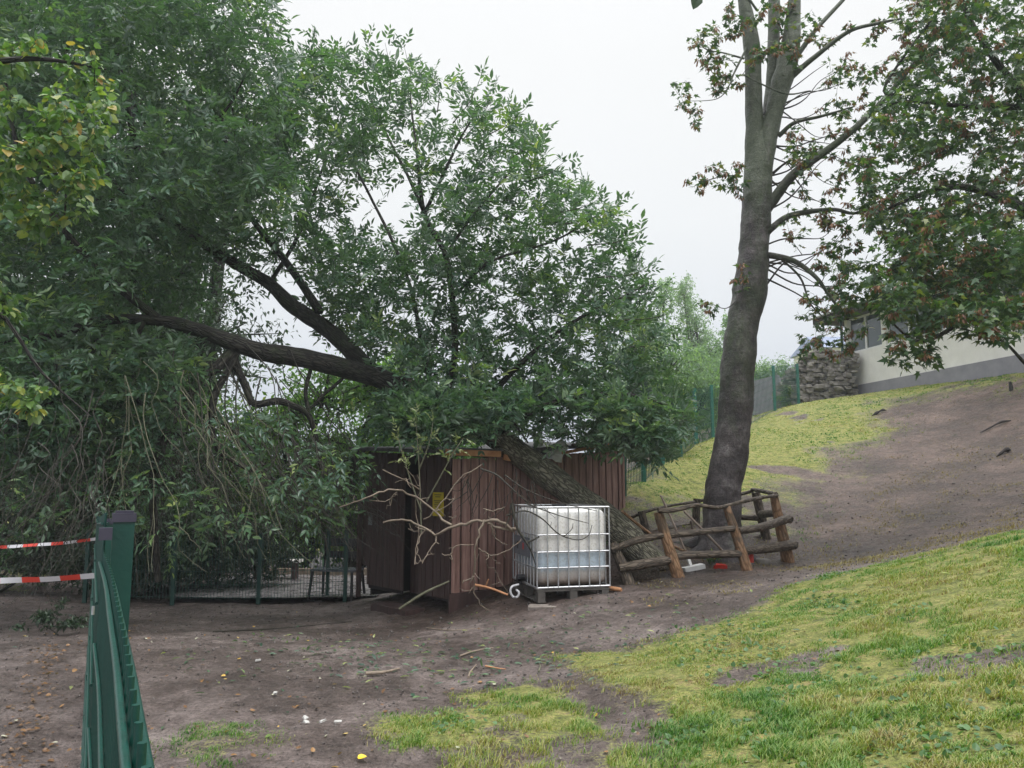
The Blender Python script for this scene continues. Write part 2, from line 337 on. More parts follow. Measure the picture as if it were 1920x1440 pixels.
# ------------------------------------------------------------------ ground
HL = [hit(*q) for q in ((1960, 985), (1800, 1020), (1620, 1062), (1500, 1095), (1400, 1150), (1290, 1180), (1190, 1225), (1070, 1235), (1150, 1300), (1215, 1350), (1260, 1400), (1300, 1450))]
G1 = np.array(HL + [np.array([1.0, 2.0]), np.array([.9, -3]), np.array([22., -3]), np.array([22., 8.])])
G2 = np.array([hit(*q) for q in ((880, 1300), (990, 1268), (1060, 1290), (1120, 1345), (1190, 1410), (1230, 1440))] + [np.array([.6, 2.]), np.array([-.5, 2.5]), hit(900, 1400), hit(760, 1410), hit(700, 1350), hit(860, 1335)])
G3 = np.array([P(1150, 925, 13.8)[:2], P(1242, 872, 16)[:2] + [-.6, 0], P(1337, 822, 20.5)[:2] + [-.8, 0], P(1453, 770, 24)[:2] + [-.8, 0], [9, 28.5], [15, 28.5], [15.5, 20], [24, 12.5], [22, 11.8], P(1920, 722, 18.6)[:2], P(1780, 742, 20.5)[:2], P(1660, 775, 21.5)[:2], hit(1620, 822), hit(1545, 872), hit(1485, 925), hit(1300, 975), hit(1165, 975)])
G4 = np.array([hit(*q) for q in ((330, 1410), (420, 1350), (520, 1350), (500, 1390), (420, 1430))])
G5 = np.array([hit(*q) for q in ((0, 1040), (90, 1030), (100, 1075), (0, 1100))])
G6 = np.array([[-80, 24], [2.5, 20], [3.5, 30], [30, 36], [80, 30], [80, 90], [-80, 90]], float)
def sdf(poly, x, y):
    n = len(poly); d = np.full(x.shape, 1e9); ins = np.zeros(x.shape, bool)
    for i in range(n):
        a, b = poly[i], poly[(i + 1) % n]; e = b - a; wx, wy = x - a[0], y - a[1]
        t = np.clip((wx * e[0] + wy * e[1]) / (e @ e + 1e-9), 0, 1)
        d = np.minimum(d, np.hypot(wx - e[0] * t, wy - e[1] * t))
        c = ((a[1] > y) != (b[1] > y)) & (x < (b[0] - a[0]) * (y - a[1]) / (b[1] - a[1] + 1e-12) + a[0]); ins ^= c
    return np.where(ins, d, -d)
def grassmask(x, y):
    x = np.asarray(x, float); y = np.asarray(y, float)
    nz = fbm(x * 1.3, y * 1.3, s=21) ; nf = fbm(x * 6, y * 6, s=31, o=3)
    out = np.zeros(x.shape)
    for poly, soft, amp, top in ((G1, .26, .26, 1), (G2, .16, .22, .75), (G3, 1.3, 1.1, 1), (G4, .2, .5, .42), (G5, .8, .8, .8), (G6, .8, .8, 1)):
        d = sdf(poly, x, y) + amp * nz + amp * .5 * nf
        out = np.maximum(out, top * np.clip(d / soft * .5 + .5, 0, 1))
    bald = np.clip((fbm(x * 1.1 + 5, y * 1.1, s=77) - .22) * 4, 0, 1)
    return np.clip(out * (1 - .75 * bald), 0, 1)
def make_ground():
    ys = np.concatenate([np.linspace(-6, 2, 20)[:-1], np.geomspace(2, 30, 560)[:-1], np.geomspace(30, 110, 60)])
    us = np.concatenate([-np.geomspace(.9, 22, 60)[::-1][:-1], np.linspace(-.9, .9, 460), np.geomspace(.9, 22, 60)[1:]])
    Y, U = np.meshgrid(ys, us, indexing='ij'); X = U * np.maximum(np.abs(Y), 4) ** 1.0
    X = np.clip(X, -90, 90) + U * .001
    Z = Hm(X.ravel(), Y.ravel()).reshape(X.shape)
    g = grassmask(X.ravel(), Y.ravel()).reshape(X.shape)
    near = np.exp(-np.abs(Y) / 14)
    Z += near * (.024 * fbm(X * 8, Y * 8, s=9, o=4) + .010 * fbm(X * 34, Y * 34, s=19, o=2)) * (1 - .5 * g)
    Z += .012 * g
    a, b = X.shape; i = (np.arange(a - 1)[:, None] * b + np.arange(b - 1)[None, :]).ravel()
    F = np.stack([i, i + 1, i + b + 1, i + b], -1)
    V = np.stack([X, Y, Z], -1).reshape(-1, 3)
    m, nt, bs = newmat('wet_mud_and_turf')
    ga = N(nt, 'ShaderNodeAttribute', attribute_name='grass'); co = N(nt, 'ShaderNodeTexCoord').outputs['Object']
    def nz(sc, de=6, ro=.62):
        n = N(nt, 'ShaderNodeTexNoise', i_Scale=sc, i_Detail=float(de), i_Roughness=ro); nt.links.new(co, n.inputs['Vector']); return n.outputs[0]
    n1 = nz(.75, 8, .72); n2 = nz(9); n3 = nz(45, 4); n4 = nz(160, 3)
    mud = rampnode(nt, [(.32, (.052, .038, .033)), (.46, (.105, .082, .074)), (.56, (.185, .152, .144)), (.70, (.30, .26, .25))], n1)
    mud2 = rampnode(nt, [(.34, (.30, .28, .27)), (.44, (.85, .83, .82)), (.6, (1.1, 1.08, 1.06)), (.7, (1.5, 1.48, 1.45))], n3)
    mm = N(nt, 'ShaderNodeMix', data_type='RGBA', blend_type='MULTIPLY'); mm.inputs[0].default_value = .85; nt.links.new(mud.outputs[0], mm.inputs[6]); nt.links.new(mud2.outputs[0], mm.inputs[7])
    n5 = nz(6.5, 6, .75); mud3 = rampnode(nt, [(.36, (.42, .38, .36)), (.47, (.9, .88, .86)), (.56, (1.1, 1.08, 1.07)), (.66, (1.45, 1.42, 1.4))], n5)
    mm3 = N(nt, 'ShaderNodeMix', data_type='RGBA', blend_type='MULTIPLY'); mm3.inputs[0].default_value = .75; nt.links.new(mm.outputs[2], mm3.inputs[6]); nt.links.new(mud3.outputs[0], mm3.inputs[7]); mm = mm3
    gr = rampnode(nt, [(.3, (.085, .10, .033)), (.45, (.19, .215, .052)), (.58, (.30, .295, .09)), (.72, (.29, .205, .11))], n2)
    g2 = rampnode(nt, [(.3, (.35, .35, .35)), (.55, (1.0, 1.0, 1.0)), (.75, (1.3, 1.3, 1.2))], n3)
    gm = N(nt, 'ShaderNodeMix', data_type='RGBA', blend_type='MULTIPLY'); gm.inputs[0].default_value = .8; nt.links.new(gr.outputs[0], gm.inputs[6]); nt.links.new(g2.outputs[0], gm.inputs[7])
    th = N(nt, 'ShaderNodeMath', operation='ADD'); nt.links.new(ga.outputs['Fac'], th.inputs[0]); nt.links.new(n3, th.inputs[1])
    mr = N(nt, 'ShaderNodeMapRange'); mr.inputs[1].default_value = .85; mr.inputs[2].default_value = 1.15; nt.links.new(th.outputs[0], mr.inputs[0])
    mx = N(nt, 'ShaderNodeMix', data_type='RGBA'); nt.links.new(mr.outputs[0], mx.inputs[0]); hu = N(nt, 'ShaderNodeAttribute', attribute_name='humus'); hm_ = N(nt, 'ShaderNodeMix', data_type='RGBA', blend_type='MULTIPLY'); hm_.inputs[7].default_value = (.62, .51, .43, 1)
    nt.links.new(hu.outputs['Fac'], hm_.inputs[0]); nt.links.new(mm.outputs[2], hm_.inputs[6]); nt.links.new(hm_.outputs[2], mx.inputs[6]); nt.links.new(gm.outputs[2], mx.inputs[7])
    nt.links.new(mx.outputs[2], bs.inputs['Base Color'])
    rr = N(nt, 'ShaderNodeMapRange'); rr.inputs[1].default_value = .35; rr.inputs[2].default_value = .65; rr.inputs[3].default_value = .28; rr.inputs[4].default_value = .62; nt.links.new(n2, rr.inputs[0])
    rm = N(nt, 'ShaderNodeMath', operation='MAXIMUM'); nt.links.new(rr.outputs[0], rm.inputs[0]); nt.links.new(mr.outputs[0], rm.inputs[1]); nt.links.new(rm.outputs[0], bs.inputs['Roughness'])
    ha = N(nt, 'ShaderNodeMath', operation='MULTIPLY_ADD', i_1=.5); h5 = N(nt, 'ShaderNodeMath', operation='MULTIPLY_ADD', i_1=2.2); nt.links.new(n5, h5.inputs[0]); nt.links.new(n3, h5.inputs[2]); nt.links.new(n4, ha.inputs[0]); nt.links.new(h5.outputs[0], ha.inputs[2])
    bp = N(nt, 'ShaderNodeBump', i_Strength=.9, i_Distance=.03); nt.links.new(ha.outputs[0], bp.inputs['Height']); nt.links.new(bp.outputs[0], bs.inputs['Normal'])
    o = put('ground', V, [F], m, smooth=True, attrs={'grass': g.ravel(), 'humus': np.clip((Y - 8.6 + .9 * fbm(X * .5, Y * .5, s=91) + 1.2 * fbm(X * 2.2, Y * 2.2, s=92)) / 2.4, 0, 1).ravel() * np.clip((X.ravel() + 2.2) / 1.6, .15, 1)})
    setp(o, 'wet brown trodden mud with worn turf rising to a hillside on the right', kind='structure')
make_ground()

# ------------------------------------------------------------------ leaf instancing
def rots(dirs, ups):
    """matrices whose rows are x=side, y=dir, z=normal"""
    d = dirs / (np.linalg.norm(dirs, axis=1)[:, None] + 1e-9)
    s = np.cross(d, ups); s /= np.linalg.norm(s, axis=1)[:, None] + 1e-9
    n = np.cross(s, d)
    return np.stack([s, d, n], 1)
def scatter(name, tv, tf, pos, Rm, sc, mat, parent=None, rnd=None, origin=None):
    n = len(pos); tv = np.asarray(tv, float)
    V = (tv[None] * np.reshape(sc, (-1, 1, 1))) @ Rm + pos[:, None, :]
    F = (np.asarray(tf)[None] + (np.arange(n) * len(tv))[:, None, None]).reshape(-1, len(tf[0]))
    rnd = rng.random(n) if rnd is None else rnd
    return put(name, V.reshape(-1, 3), [F], mat, parent, origin, attrs={'rnd': np.repeat(rnd, len(tv))})
# leaflet: unit length along +y
T_LEAF = (np.array([[0, 0, 0], [.17, .34, .05], [.14, .64, .04], [0, 1, -.08], [-.14, .64, .04], [-.17, .34, .05], [0, .5, -.0]]),
          [[0, 1, 6], [1, 2, 6], [2, 3, 6], [3, 4, 6], [4, 5, 6], [5, 0, 6]])
T_DIA = (np.array([[0, 0, 0], [.2, .45, .05], [0, 1, -.05], [-.2, .45, .05]]), [[0, 1, 2], [0, 2, 3]])
def maple_t():
    v = [[0, .15, 0]]; ang = [-120, -95, -62, -42, -22, 0, 22, 42, 62, 95, 120]; rad = [.28, .26, .52, .33, .5, .78, .5, .33, .52, .26, .28]
    # lobes at -62, 0, 62 and small ones at +-120
    rad = [.36, .2, .62, .30, .42, .85, .42, .30, .62, .2, .36]
    for a, r in zip(ang, rad): v.append([math.sin(R(a)) * r, .15 + math.cos(R(a)) * r, -.12 * r * r])
    v.append([0, -.02, 0])
    f = [[0, i + 1, i] for i in range(1, 11)] + [[0, 12, 11], [0, 1, 12]]
    return np.array(v), f
T_MAP = maple_t()
T_ROUND = (np.array([[0, 0, 0], [.34, .08, .06], [.42, .42, .09], [.22, .78, .03], [0, 1, -.06], [-.22, .78, .03], [-.42, .42, .09], [-.34, .08, .06], [0, .45, -.01]]),
           [[0, 1, 8], [1, 2, 8], [2, 3, 8], [3, 4, 8], [4, 5, 8], [5, 6, 8], [6, 7, 8], [7, 0, 8]])
def unit(v): return v / (np.linalg.norm(v, axis=-1, keepdims=True) + 1e-9)
def inpoly(poly, x, y):
    ins = np.zeros(x.shape, bool); n = len(poly)
    for i in range(n):
        a, b = poly[i], poly[(i + 1) % n]
        ins ^= ((a[1] > y) != (b[1] > y)) & (x < (b[0] - a[0]) * (y - a[1]) / (b[1] - a[1] + 1e-12) + a[0])
    return ins
def crown_pts(poly, n, y0, y1, clump=.0, cs=.9, seed=0, power=1.0):
    """points spread through the crown's volume; clump>0 leaves gaps"""
    poly = np.array(poly, float); lo, hi = poly.min(0), poly.max(0); out = []; r = np.random.default_rng(seed)
    while len(out) < n:
        k = 4000; px = r.uniform(lo[0], hi[0], k); py = r.uniform(lo[1], hi[1], k); y = y0 + (y1 - y0) * r.random(k) ** power
        m = inpoly(poly, px, py); px, py, y = px[m], py[m], y[m]
        u = (px - 960) / FPX; v = (720 - py) / FPX; d1 = ca - v * sa; s = y / d1
        W = np.stack([u * s, y, CAMZ + (sa + v * ca) * s], -1)
        if clump > -1:
            q = fbm(W[:, 0] * cs, W[:, 1] * cs, W[:, 2] * cs, s=seed + 50, o=3); W = W[q > clump - .25]
        out.extend(W)
    return np.array(out[:n])
def grow(skel, targets, seed=0, up=.12, jit=.05, rmax=.02, minlen=.15, maxlen=1.6, step=.12):
    """attach a curved twig from the nearest wood to each target; returns strands (pts, radii)"""
    r = np.random.default_rng(seed)
    nodes = np.vstack([p for p, _ in skel]); nr = np.concatenate([q for _, q in skel])
    cap = len(nodes) + len(targets) * 26; A = np.empty((cap, 3)); B = np.empty(cap); n = len(nodes); A[:n] = nodes; B[:n] = nr
    d0 = np.array([np.min(np.sum((nodes - t) ** 2, 1)) for t in targets]); order = np.argsort(d0 + r.random(len(d0)) * .3)
    strands = []
    for k in order:
        t = targets[k]; q = np.sum((A[:n] - t) ** 2, 1); q = q + (A[:n, 2] > t[2]) * .12
        i = int(np.argmin(q)); a = A[i]; L = np.linalg.norm(t - a)
        if L < minlen: t = a + (t - a) / max(L, .01) * minlen; L = minlen
        m = int(min(24, max(3, L / step))); s = np.linspace(0, 1, m + 1)[:, None]
        mid = (a + t) / 2 + np.array([0, 0, -up * L]) + r.normal(0, .10, 3) * L
        pts = (1 - s) ** 2 * a + 2 * s * (1 - s) * mid + s * s * t
        pts[1:-1] += r.normal(0, jit * step * 2.5, (m - 1, 3))
        r0 = min(B[i] * .75, rmax, .0035 + .010 * L); rad = np.linspace(r0, .0022, m + 1)
        strands.append((pts, rad)); A[n:n + m] = pts[1:]; B[n:n + m] = rad[1:]; n += m
    return strands
def tubes(name, strands, mat, parent, sides=4, smooth=True):
    mb = MB()
    for k, (p, r) in enumerate(strands): mb.tube(p, r, sides, cap=False, seed=k % 50)
    return mb.build(name, mat, parent, smooth=smooth)
def leaf_sites(strands, gap, tail=1.0, seed=0, first=.25):
    """positions and directions along the outer part of each twig"""
    r = np.random.default_rng(seed); P_, D_ = [], []
    for p, _ in strands:
        L = np.r_[0, np.cumsum(np.linalg.norm(np.diff(p, axis=0), axis=1))]; T = L[-1]
        s = np.arange(max(T * first, T - tail), T + gap * .5, gap); s = np.clip(s + r.normal(0, gap * .3, len(s)), 0, T)
        q = np.stack([np.interp(s, L, p[:, j]) for j in range(3)], -1)
        d = unit(p[-1] - p[-2]); P_.append(q); D_.append(np.repeat(d[None], len(s), 0))
    return np.vstack(P_), np.vstack(D_)
def ash_leaves(name, strands, parent, mat, gap=.085, ll=.22, fl=.078, seed=0, tail=.7, droop=.5, bias=0, tmpl=T_LEAF, first=.2, lift=.05):
    """compound leaves: seven leaflets on a drooping stalk"""
    r = np.random.default_rng(seed); S, D = leaf_sites(strands, gap, tail, seed, first); n = len(S)
    side = unit(r.normal(0, 1, (n, 3))); d = unit(D * .6 + side * .85 + np.array([0, 0, lift])); L = ll * r.uniform(.65, 1.2, n)
    upv = unit(np.array([0, 0, 1.]) + r.normal(0, .45, (n, 3))); sd = unit(np.cross(d, upv)); nrm = np.cross(sd, d)
    base = np.clip(r.random(n) * .72 + .55 * np.clip(fbm(S[:, 0] * 1.6, S[:, 1] * 1.6, S[:, 2] * 1.6, s=seed + 3, o=2), -.2, 1) + .05, 0, 1); PO, DI, UP, SC, RN = [], [], [], [], []
    for k, (f, sg) in enumerate(((.3, 1), (.3, -1), (.55, 1), (.55, -1), (.8, 1), (.8, -1), (1, 0))):
        sag = np.zeros((n, 3)); sag[:, 2] = -droop * (f ** 2) * L
        PO.append(S + d * (f * L)[:, None] + sag)
        dd = d * (.65 if sg else 1) + sd * sg * .8; dd[:, 2] -= droop * .75; DI.append(dd + r.normal(0, .16, (n, 3)))
        UP.append(nrm + r.normal(0, .35, (n, 3))); SC.append(fl * r.uniform(.55, 1.3, n) * (1.15 if not sg else 1)); RN.append(np.clip(base * .82 + r.random(n) * .18 + bias, 0, 1))
    PO, DI, UP, SC, RN = map(np.concatenate, (PO, DI, UP, SC, RN))
    RN = RN ** 1.0
    return scatter(name, *tmpl, PO, rots(DI, unit(UP)), SC, mat, parent, RN)
def simple_leaves(name, strands, parent, mat, tmpl, size, gap, seed=0, tail=.6, droop=.6, per=1, spread=.06, bias=0, first=.2, flat=.8):
    r = np.random.default_rng(seed); S, D = leaf_sites(strands, gap, tail, seed, first); S = np.repeat(S, per, 0); D = np.repeat(D, per, 0); n = len(S)
    side = r.normal(0, 1, (n, 3)); side[:, 2] *= .4; side = unit(side)
    pos = S + side * r.uniform(.2, 1, n)[:, None] * spread
    d = D * .3 + side; d[:, 2] -= droop * r.uniform(.3, 1.5, n)
    up = unit(np.array([0, 0, flat]) + r.normal(0, .5, (n, 3)))
    return scatter(name, *tmpl, pos, rots(unit(d), up), size * r.uniform(.6, 1.25, n), mat, parent, np.clip(r.random(n) + bias, 0, 1))

# ------------------------------------------------------------------ FALLEN ASH
def limb(pts, radii, n=6):
    q = catmull(PP(pts), n); return q, lerp_r(radii, len(q))
ft = thing('fallen_tree', P(1215, 1062, 11.1), 'big uprooted ash lying across the wooden shed, its leafy crown spread left', 'tree')
L_trunk = limb([(1262, 1100, 10.95), (1215, 1050, 11.0), (1150, 985, 11.1), (1060, 917, 11.25), (980, 855, 11.35), (900, 797, 11.4), (820, 752, 11.4), (735, 718, 11.3)], [.25, .232, .21, .195, .186, .178, .17, .165], 8)
limbs = [
 limb([(760, 728, 11.3), (692, 704, 11.2), (583, 675, 11.0), (492, 660, 10.8), (419, 636, 10.6), (364, 616, 10.5), (302, 602, 10.4), (200, 600, 10.2), (90, 630, 10), (-60, 650, 9.8)], [.16, .15, .145, .13, .11, .095, .08, .07, .06, .05]),
 limb([(750, 724, 11.3), (690, 690, 11.4), (648, 648, 11.5), (601, 608, 11.6), (546, 572, 11.7), (505, 532, 11.8), (448, 498, 11.8), (382, 455, 11.8), (300, 380, 11.6), (250, 250, 11.3), (220, 100, 11)], [.14, .13, .13, .12, .115, .10, .09, .08, .065, .05, .03]),
 limb([(600, 585, 11.6), (565, 531, 11.7), (528, 480, 11.8), (492, 436, 11.9), (465, 395, 12), (430, 300, 12), (410, 160, 12), (420, 20, 12)], [.07, .06, .055, .05, .045, .035, .028, .015]),
 limb([(440, 655, 10.7), (405, 690, 10.5), (392, 700, 10.4)], [.08, .075, .05]),
 limb([(436, 660, 10.7), (445, 690, 10.7), (462, 728, 10.7), (477, 757, 10.7), (521, 752, 10.8), (550, 761, 10.9), (579, 779, 10.9), (594, 830, 11), (601, 874, 11), (612, 930, 11)], [.06, .055, .055, .05, .05, .045, .04, .035, .03, .015]),
 limb([(445, 660, 10.7), (430, 692, 10.6), (402, 743, 10.5), (397, 801, 10.4), (408, 841, 10.4), (448, 870, 10.4), (492, 889, 10.5), (560, 925, 10.6), (625, 965, 10.8)], [.05, .045, .05, .05, .042, .035, .03, .02, .01]),
 limb([(583, 690, 11), (573, 735, 10.9), (579, 772, 10.9)], [.03, .028, .03]),
 limb([(655, 696, 11.12), (640, 712, 11.1), (610, 738, 11), (579, 768, 10.9)], [.03, .025, .022, .02]),
 limb([(390, 698, 10.4), (357, 735, 10.2), (335, 783, 10), (312, 808, 9.9), (298, 856, 9.8), (286, 910, 9.8), (290, 990, 9.9), (296, 1090, 10)], [.05, .06, .065, .065, .06, .05, .045, .04]),
 limb([(400, 782, 10.4), (415, 792, 10.4), (455, 823, 10.3), (503, 885, 10.2), (560, 960, 10.2)], [.024, .022, .02, .017, .008]),
 limb([(268, 603, 10.3), (252, 650, 10.25), (250, 700, 10.2), (262, 760, 10.2), (300, 830, 10.2)], [.04, .035, .03, .03, .02]),
 limb([(860, 775, 11.4), (842, 715, 11.3), (853, 662, 11.3), (848, 560, 11.3), (836, 480, 11.3), (796, 400, 11.3), (782, 290, 11.3), (770, 190, 11.3)], [.06, .055, .05, .045, .04, .035, .022, .01]),
 limb([(796, 400, 11.3), (830, 330, 11.1), (862, 262, 11.0), (900, 200, 10.9)], [.03, .025, .018, .008]),
 limb([(800, 410, 11.3), (765, 330, 11.5), (730, 262, 11.7), (690, 170, 11.9), (680, 110, 11.9)], [.03, .024, .018, .012, .006]),
 limb([(812, 742, 11.4), (803, 700, 11.5), (790, 640, 11.8), (770, 540, 12), (735, 450, 12.2), (690, 360, 12.4), (620, 220, 12.6), (575, 100, 12.6)], [.045, .04, .036, .03, .026, .022, .015, .008]),
 limb([(848, 560, 11.3), (900, 505, 11.1), (937, 483, 11.0), (1042, 450, 10.9), (1125, 400, 10.8)], [.026, .024, .022, .017, .008]),
 limb([(840, 470, 11.3), (890, 400, 11.4), (950, 330, 11.5), (1010, 265, 11.6)], [.022, .02, .016, .006]),
 limb([(880, 785, 11.4), (930, 730, 11.2), (1000, 660, 11), (1080, 600, 10.9), (1180, 550, 10.8), (1215, 530, 10.8)], [.05, .045, .035, .025, .014, .007]),
 limb([(930, 815, 11.3), (1000, 770, 10.9), (1080, 745, 10.6), (1180, 740, 10.4), (1280, 770, 10.2)], [.05, .045, .035, .025, .01]),
 limb([(842, 712, 11.3), (900, 722, 11.1), (940, 760, 10.9), (990, 830, 10.7)], [.035, .03, .02, .012]),
 limb([(300, 600, 10.4), (200, 520, 10.0), (120, 430, 9.6), (40, 300, 9.2), (10, 150, 9)], [.06, .05, .04, .03, .015]),
 limb([(382, 455, 11.8), (330, 420, 11.0), (240, 370, 10.2), (150, 250, 9.6), (120, 100, 9.2)], [.05, .045, .035, .025, .012]),
 limb([(290, 345, 11.5), (300, 310, 11), (330, 270, 10.6), (420, 210, 10.3), (470, 120, 10.2)], [.04, .035, .03, .02, .01]),
 limb([(200, 600, 10.2), (150, 700, 9.8), (60, 780, 9.4), (-30, 830, 9.2)], [.04, .03, .02, .01]),
 limb([(505, 532, 11.8), (560, 440, 12.3), (600, 330, 12.6), (640, 200, 12.8)], [.035, .03, .02, .01]),
]
def mb_trunk(parts, sides=22, rough=.10, n=None):
    mb = MB()
    for k, (p, r) in enumerate(parts): mb.tube(p, r, sides, rough=rough, seed=k * 3 + 1)
    return mb
mb_trunk([L_trunk], 40, .13).build('trunk', M['ash_bark'], ft, smooth=True)
mb_trunk(limbs, 12, .16).build('limbs', M['limb_bark'], ft, smooth=True)
skel = [L_trunk] + limbs
sk2 = [(p[::2], r[::2]) for p, r in [(L_trunk[0][38:], L_trunk[1][38:])] + limbs]
pA = [(560, 90), (700, 100), (770, 115), (900, 165), (1000, 235), (1030, 290), (1080, 335), (1160, 395), (1195, 450), (1215, 540), (1240, 610), (1280, 740), (1300, 820), (1240, 850), (1150, 850), (1000, 820), (860, 790), (760, 745), (740, 690), (640, 600), (560, 500), (500, 350), (500, 200)]
pB = [(-120, -90), (470, -90), (530, 70), (560, 300), (560, 480), (470, 560), (360, 580), (250, 620), (200, 760), (100, 820), (-120, 850)]
pC = [(730, 740), (900, 740), (1100, 745), (1280, 755), (1295, 810), (1230, 855), (1180, 850), (1130, 795), (1080, 768), (985, 762), (930, 800), (900, 820), (770, 835), (700, 795)]
pE = [(250, 600), (360, 640), (385, 690), (350, 750), (320, 830), (180, 860), (-20, 880), (-40, 700)]
tA = crown_pts(pA, 1950, 10.2, 13.2, .11, 1.1, 1); tB = crown_pts(pB, 4200, 8.6, 12.8, .14, .9, 2); tC = crown_pts(pC, 720, 10.0, 11.6, -.1, .9, 3); tE = crown_pts(pE, 460, 9.0, 11.0, 0, .9, 4)
tC = np.vstack([tC, crown_pts([(850, 470), (1020, 470), (1020, 640), (860, 640)], 110, 10.6, 12.4, -.2, 1.1, 44), crown_pts([(560, 560), (700, 560), (700, 660), (600, 640)], 50, 11.6, 13, -.2, 1.1, 45)])
sA = grow(sk2, np.vstack([tA, tC]), 11); sB = grow(sk2, np.vstack([tB, tE]), 12)
shoots = [limb([(a[0], a[1], d), ((a[0] + b[0]) / 2 + 6, (a[1] + b[1]) / 2 + 4, d), (b[0], b[1], d)], [.010, .006, .002], 4) for a, b, d in (
 ((610, 150), (585, 55), 11.8), ((640, 160), (625, 85), 11.5), ((700, 170), (690, 75), 11.6), ((730, 180), (722, 80), 11.2), ((770, 190), (758, 88), 11.4), ((850, 230), (905, 135), 11.0), ((870, 260), (930, 160), 11.2), ((900, 260), (990, 200), 11.3), ((950, 300), (1020, 240), 11), ((990, 340), (1062, 300), 10.9), ((1040, 400), (1130, 370), 11.0), ((1060, 420), (1168, 385), 10.8), ((1100, 460), (1200, 440), 10.7), ((1120, 520), (1215, 505), 10.8), ((1150, 560), (1240, 540), 10.6), ((1170, 600), (1262, 585), 10.5), ((1180, 650), (1275, 640), 10.5), ((560, 200), (500, 120), 11.6), ((520, 120), (478, 60), 11.5), ((820, 210), (815, 130), 11.4))]
sA = sA + shoots
tubes('twigs', sA + sB, M['twig'], ft, 4)
ash_leaves('foliage', sA, ft, M['ash_leaf'], gap=.105, seed=5, tail=.60, fl=.116, ll=.24, droop=.12, lift=.22)
ash_leaves('foliage', sB, ft, M['ash_leaf'], gap=.112, seed=6, tail=.74, droop=.45, fl=.110, ll=.25)
# bare hanging twigs under the limb
def hanging(n, seed, x0, x1, ytop, ybot, d0, d1, lean, rr):
    r = np.random.default_rng(seed); out = []
    for k in range(n):
        px = r.uniform(x0, x1); py = r.uniform(*ytop); d = r.uniform(d0, d1); end = r.uniform(*ybot)
        if end < py + 60: end = py + 60
        m = 9; s = np.linspace(0, 1, m); dx = lean(px) * (end - py) * s ** 1.2
        wob = np.cumsum(r.normal(0, 14, m)); wob -= wob[0]
        pts = np.array([P(px + dx[i] + wob[i], py + (end - py) * (s[i] ** 1.0), d + (i / m) * r.normal(0, .06) - .3 * s[i]) for i in range(m)])
        zz = H(pts[:, 0], pts[:, 1]) + .06; pts[:, 2] = np.maximum(pts[:, 2], zz)
        ra = r.uniform(.4, 1) * rr; pts = catmull(pts, 2); out.append((pts, np.linspace(ra, .002, len(pts))))
        for f in range(r.integers(1, 4)):
            i = r.integers(4, len(pts) - 4); dirn = unit(pts[-1] - pts[i]) + r.normal(0, .35, 3); L = np.linalg.norm(pts[-1] - pts[i]) * r.uniform(.4, .9)
            q = pts[i] + np.linspace(0, 1, 7)[:, None] * dirn * L; q[1:] += np.cumsum(r.normal(0, .012, (6, 3)), 0); q[:, 2] -= .12 * np.linspace(0, 1, 7) ** 2 * 0
            q[:, 2] = np.maximum(q[:, 2], H(q[:, 0], q[:, 1]) + .04)
            out.append((q, np.linspace(ra * .55, .0018, 7)))
    return out
lean = lambda px: -.25 + 1.1 * px / 650.0
h1 = hanging(100, 31, 20, 600, (640, 860), (900, 1120), 9.2, 11.5, lambda p: -.3 + .9 * p / 600, .012)
h3 = hanging(34, 33, -20, 260, (700, 900), (980, 1150), 6.8, 9.0, lambda p: -.4, .008); h4 = hanging(60, 34, 400, 640, (760, 900), (950, 1080), 10.4, 11.6, lambda p: .35, .009)
tubes('hanging_twigs', h1, M['twig'], ft, 4); tubes('hanging_twigs', h3, M['twig'], ft, 4); tubes('hanging_twigs', h4, M['twig'], ft, 4)
tubes('hanging_twigs', hanging(22, 32, 220, 430, (650, 800), (860, 1080), 8.7, 10.2, lambda p: .05 + .6 * (p - 220) / 210, .010), M['pale_twig'], ft, 4)
pH = [(-60, 760), (200, 780), (420, 780), (520, 760), (640, 800), (690, 860), (670, 960), (560, 980), (440, 980), (330, 1040), (200, 1000), (60, 1010), (-60, 1060)]
sH = grow([(p[::3], r_[::3]) for p, r_ in h1 + h3 + h4 + limbs[:10]], crown_pts(pH, 400, 8.6, 12.2, .12, 1.1, 6), 13, up=.1, rmax=.008)
tubes('twigs', sH, M['twig'], ft, 4)
ash_leaves('foliage', sH, ft, M['ash_leaf'], gap=.11, seed=8, tail=.5, droop=.7, fl=.10, ll=.24)
# foliage tuft hanging among them, right of the shed and over its eave
pale_t = [limb(q, [.012, .008, .004], 5) for q in ([(790, 1000, 9.9), (786, 880, 9.9), (779, 775, 9.9)], [(790, 960, 9.9), (760, 870, 9.8), (745, 815, 9.8)], [(800, 940, 9.9), (850, 850, 9.8), (870, 820, 9.8)], [(786, 880, 9.9), (805, 830, 9.8), (812, 790, 9.8)])]
tubes('pale_shoots', pale_t, M['pale_twig'], ft, 5)
ash_leaves('pale_foliage', pale_t, ft, M['pale_leaf'], gap=.09, seed=9, ll=.16, fl=.075, tail=.5, droop=.1)['label'] = 'pale upturned leaves hanging over the shed eave'

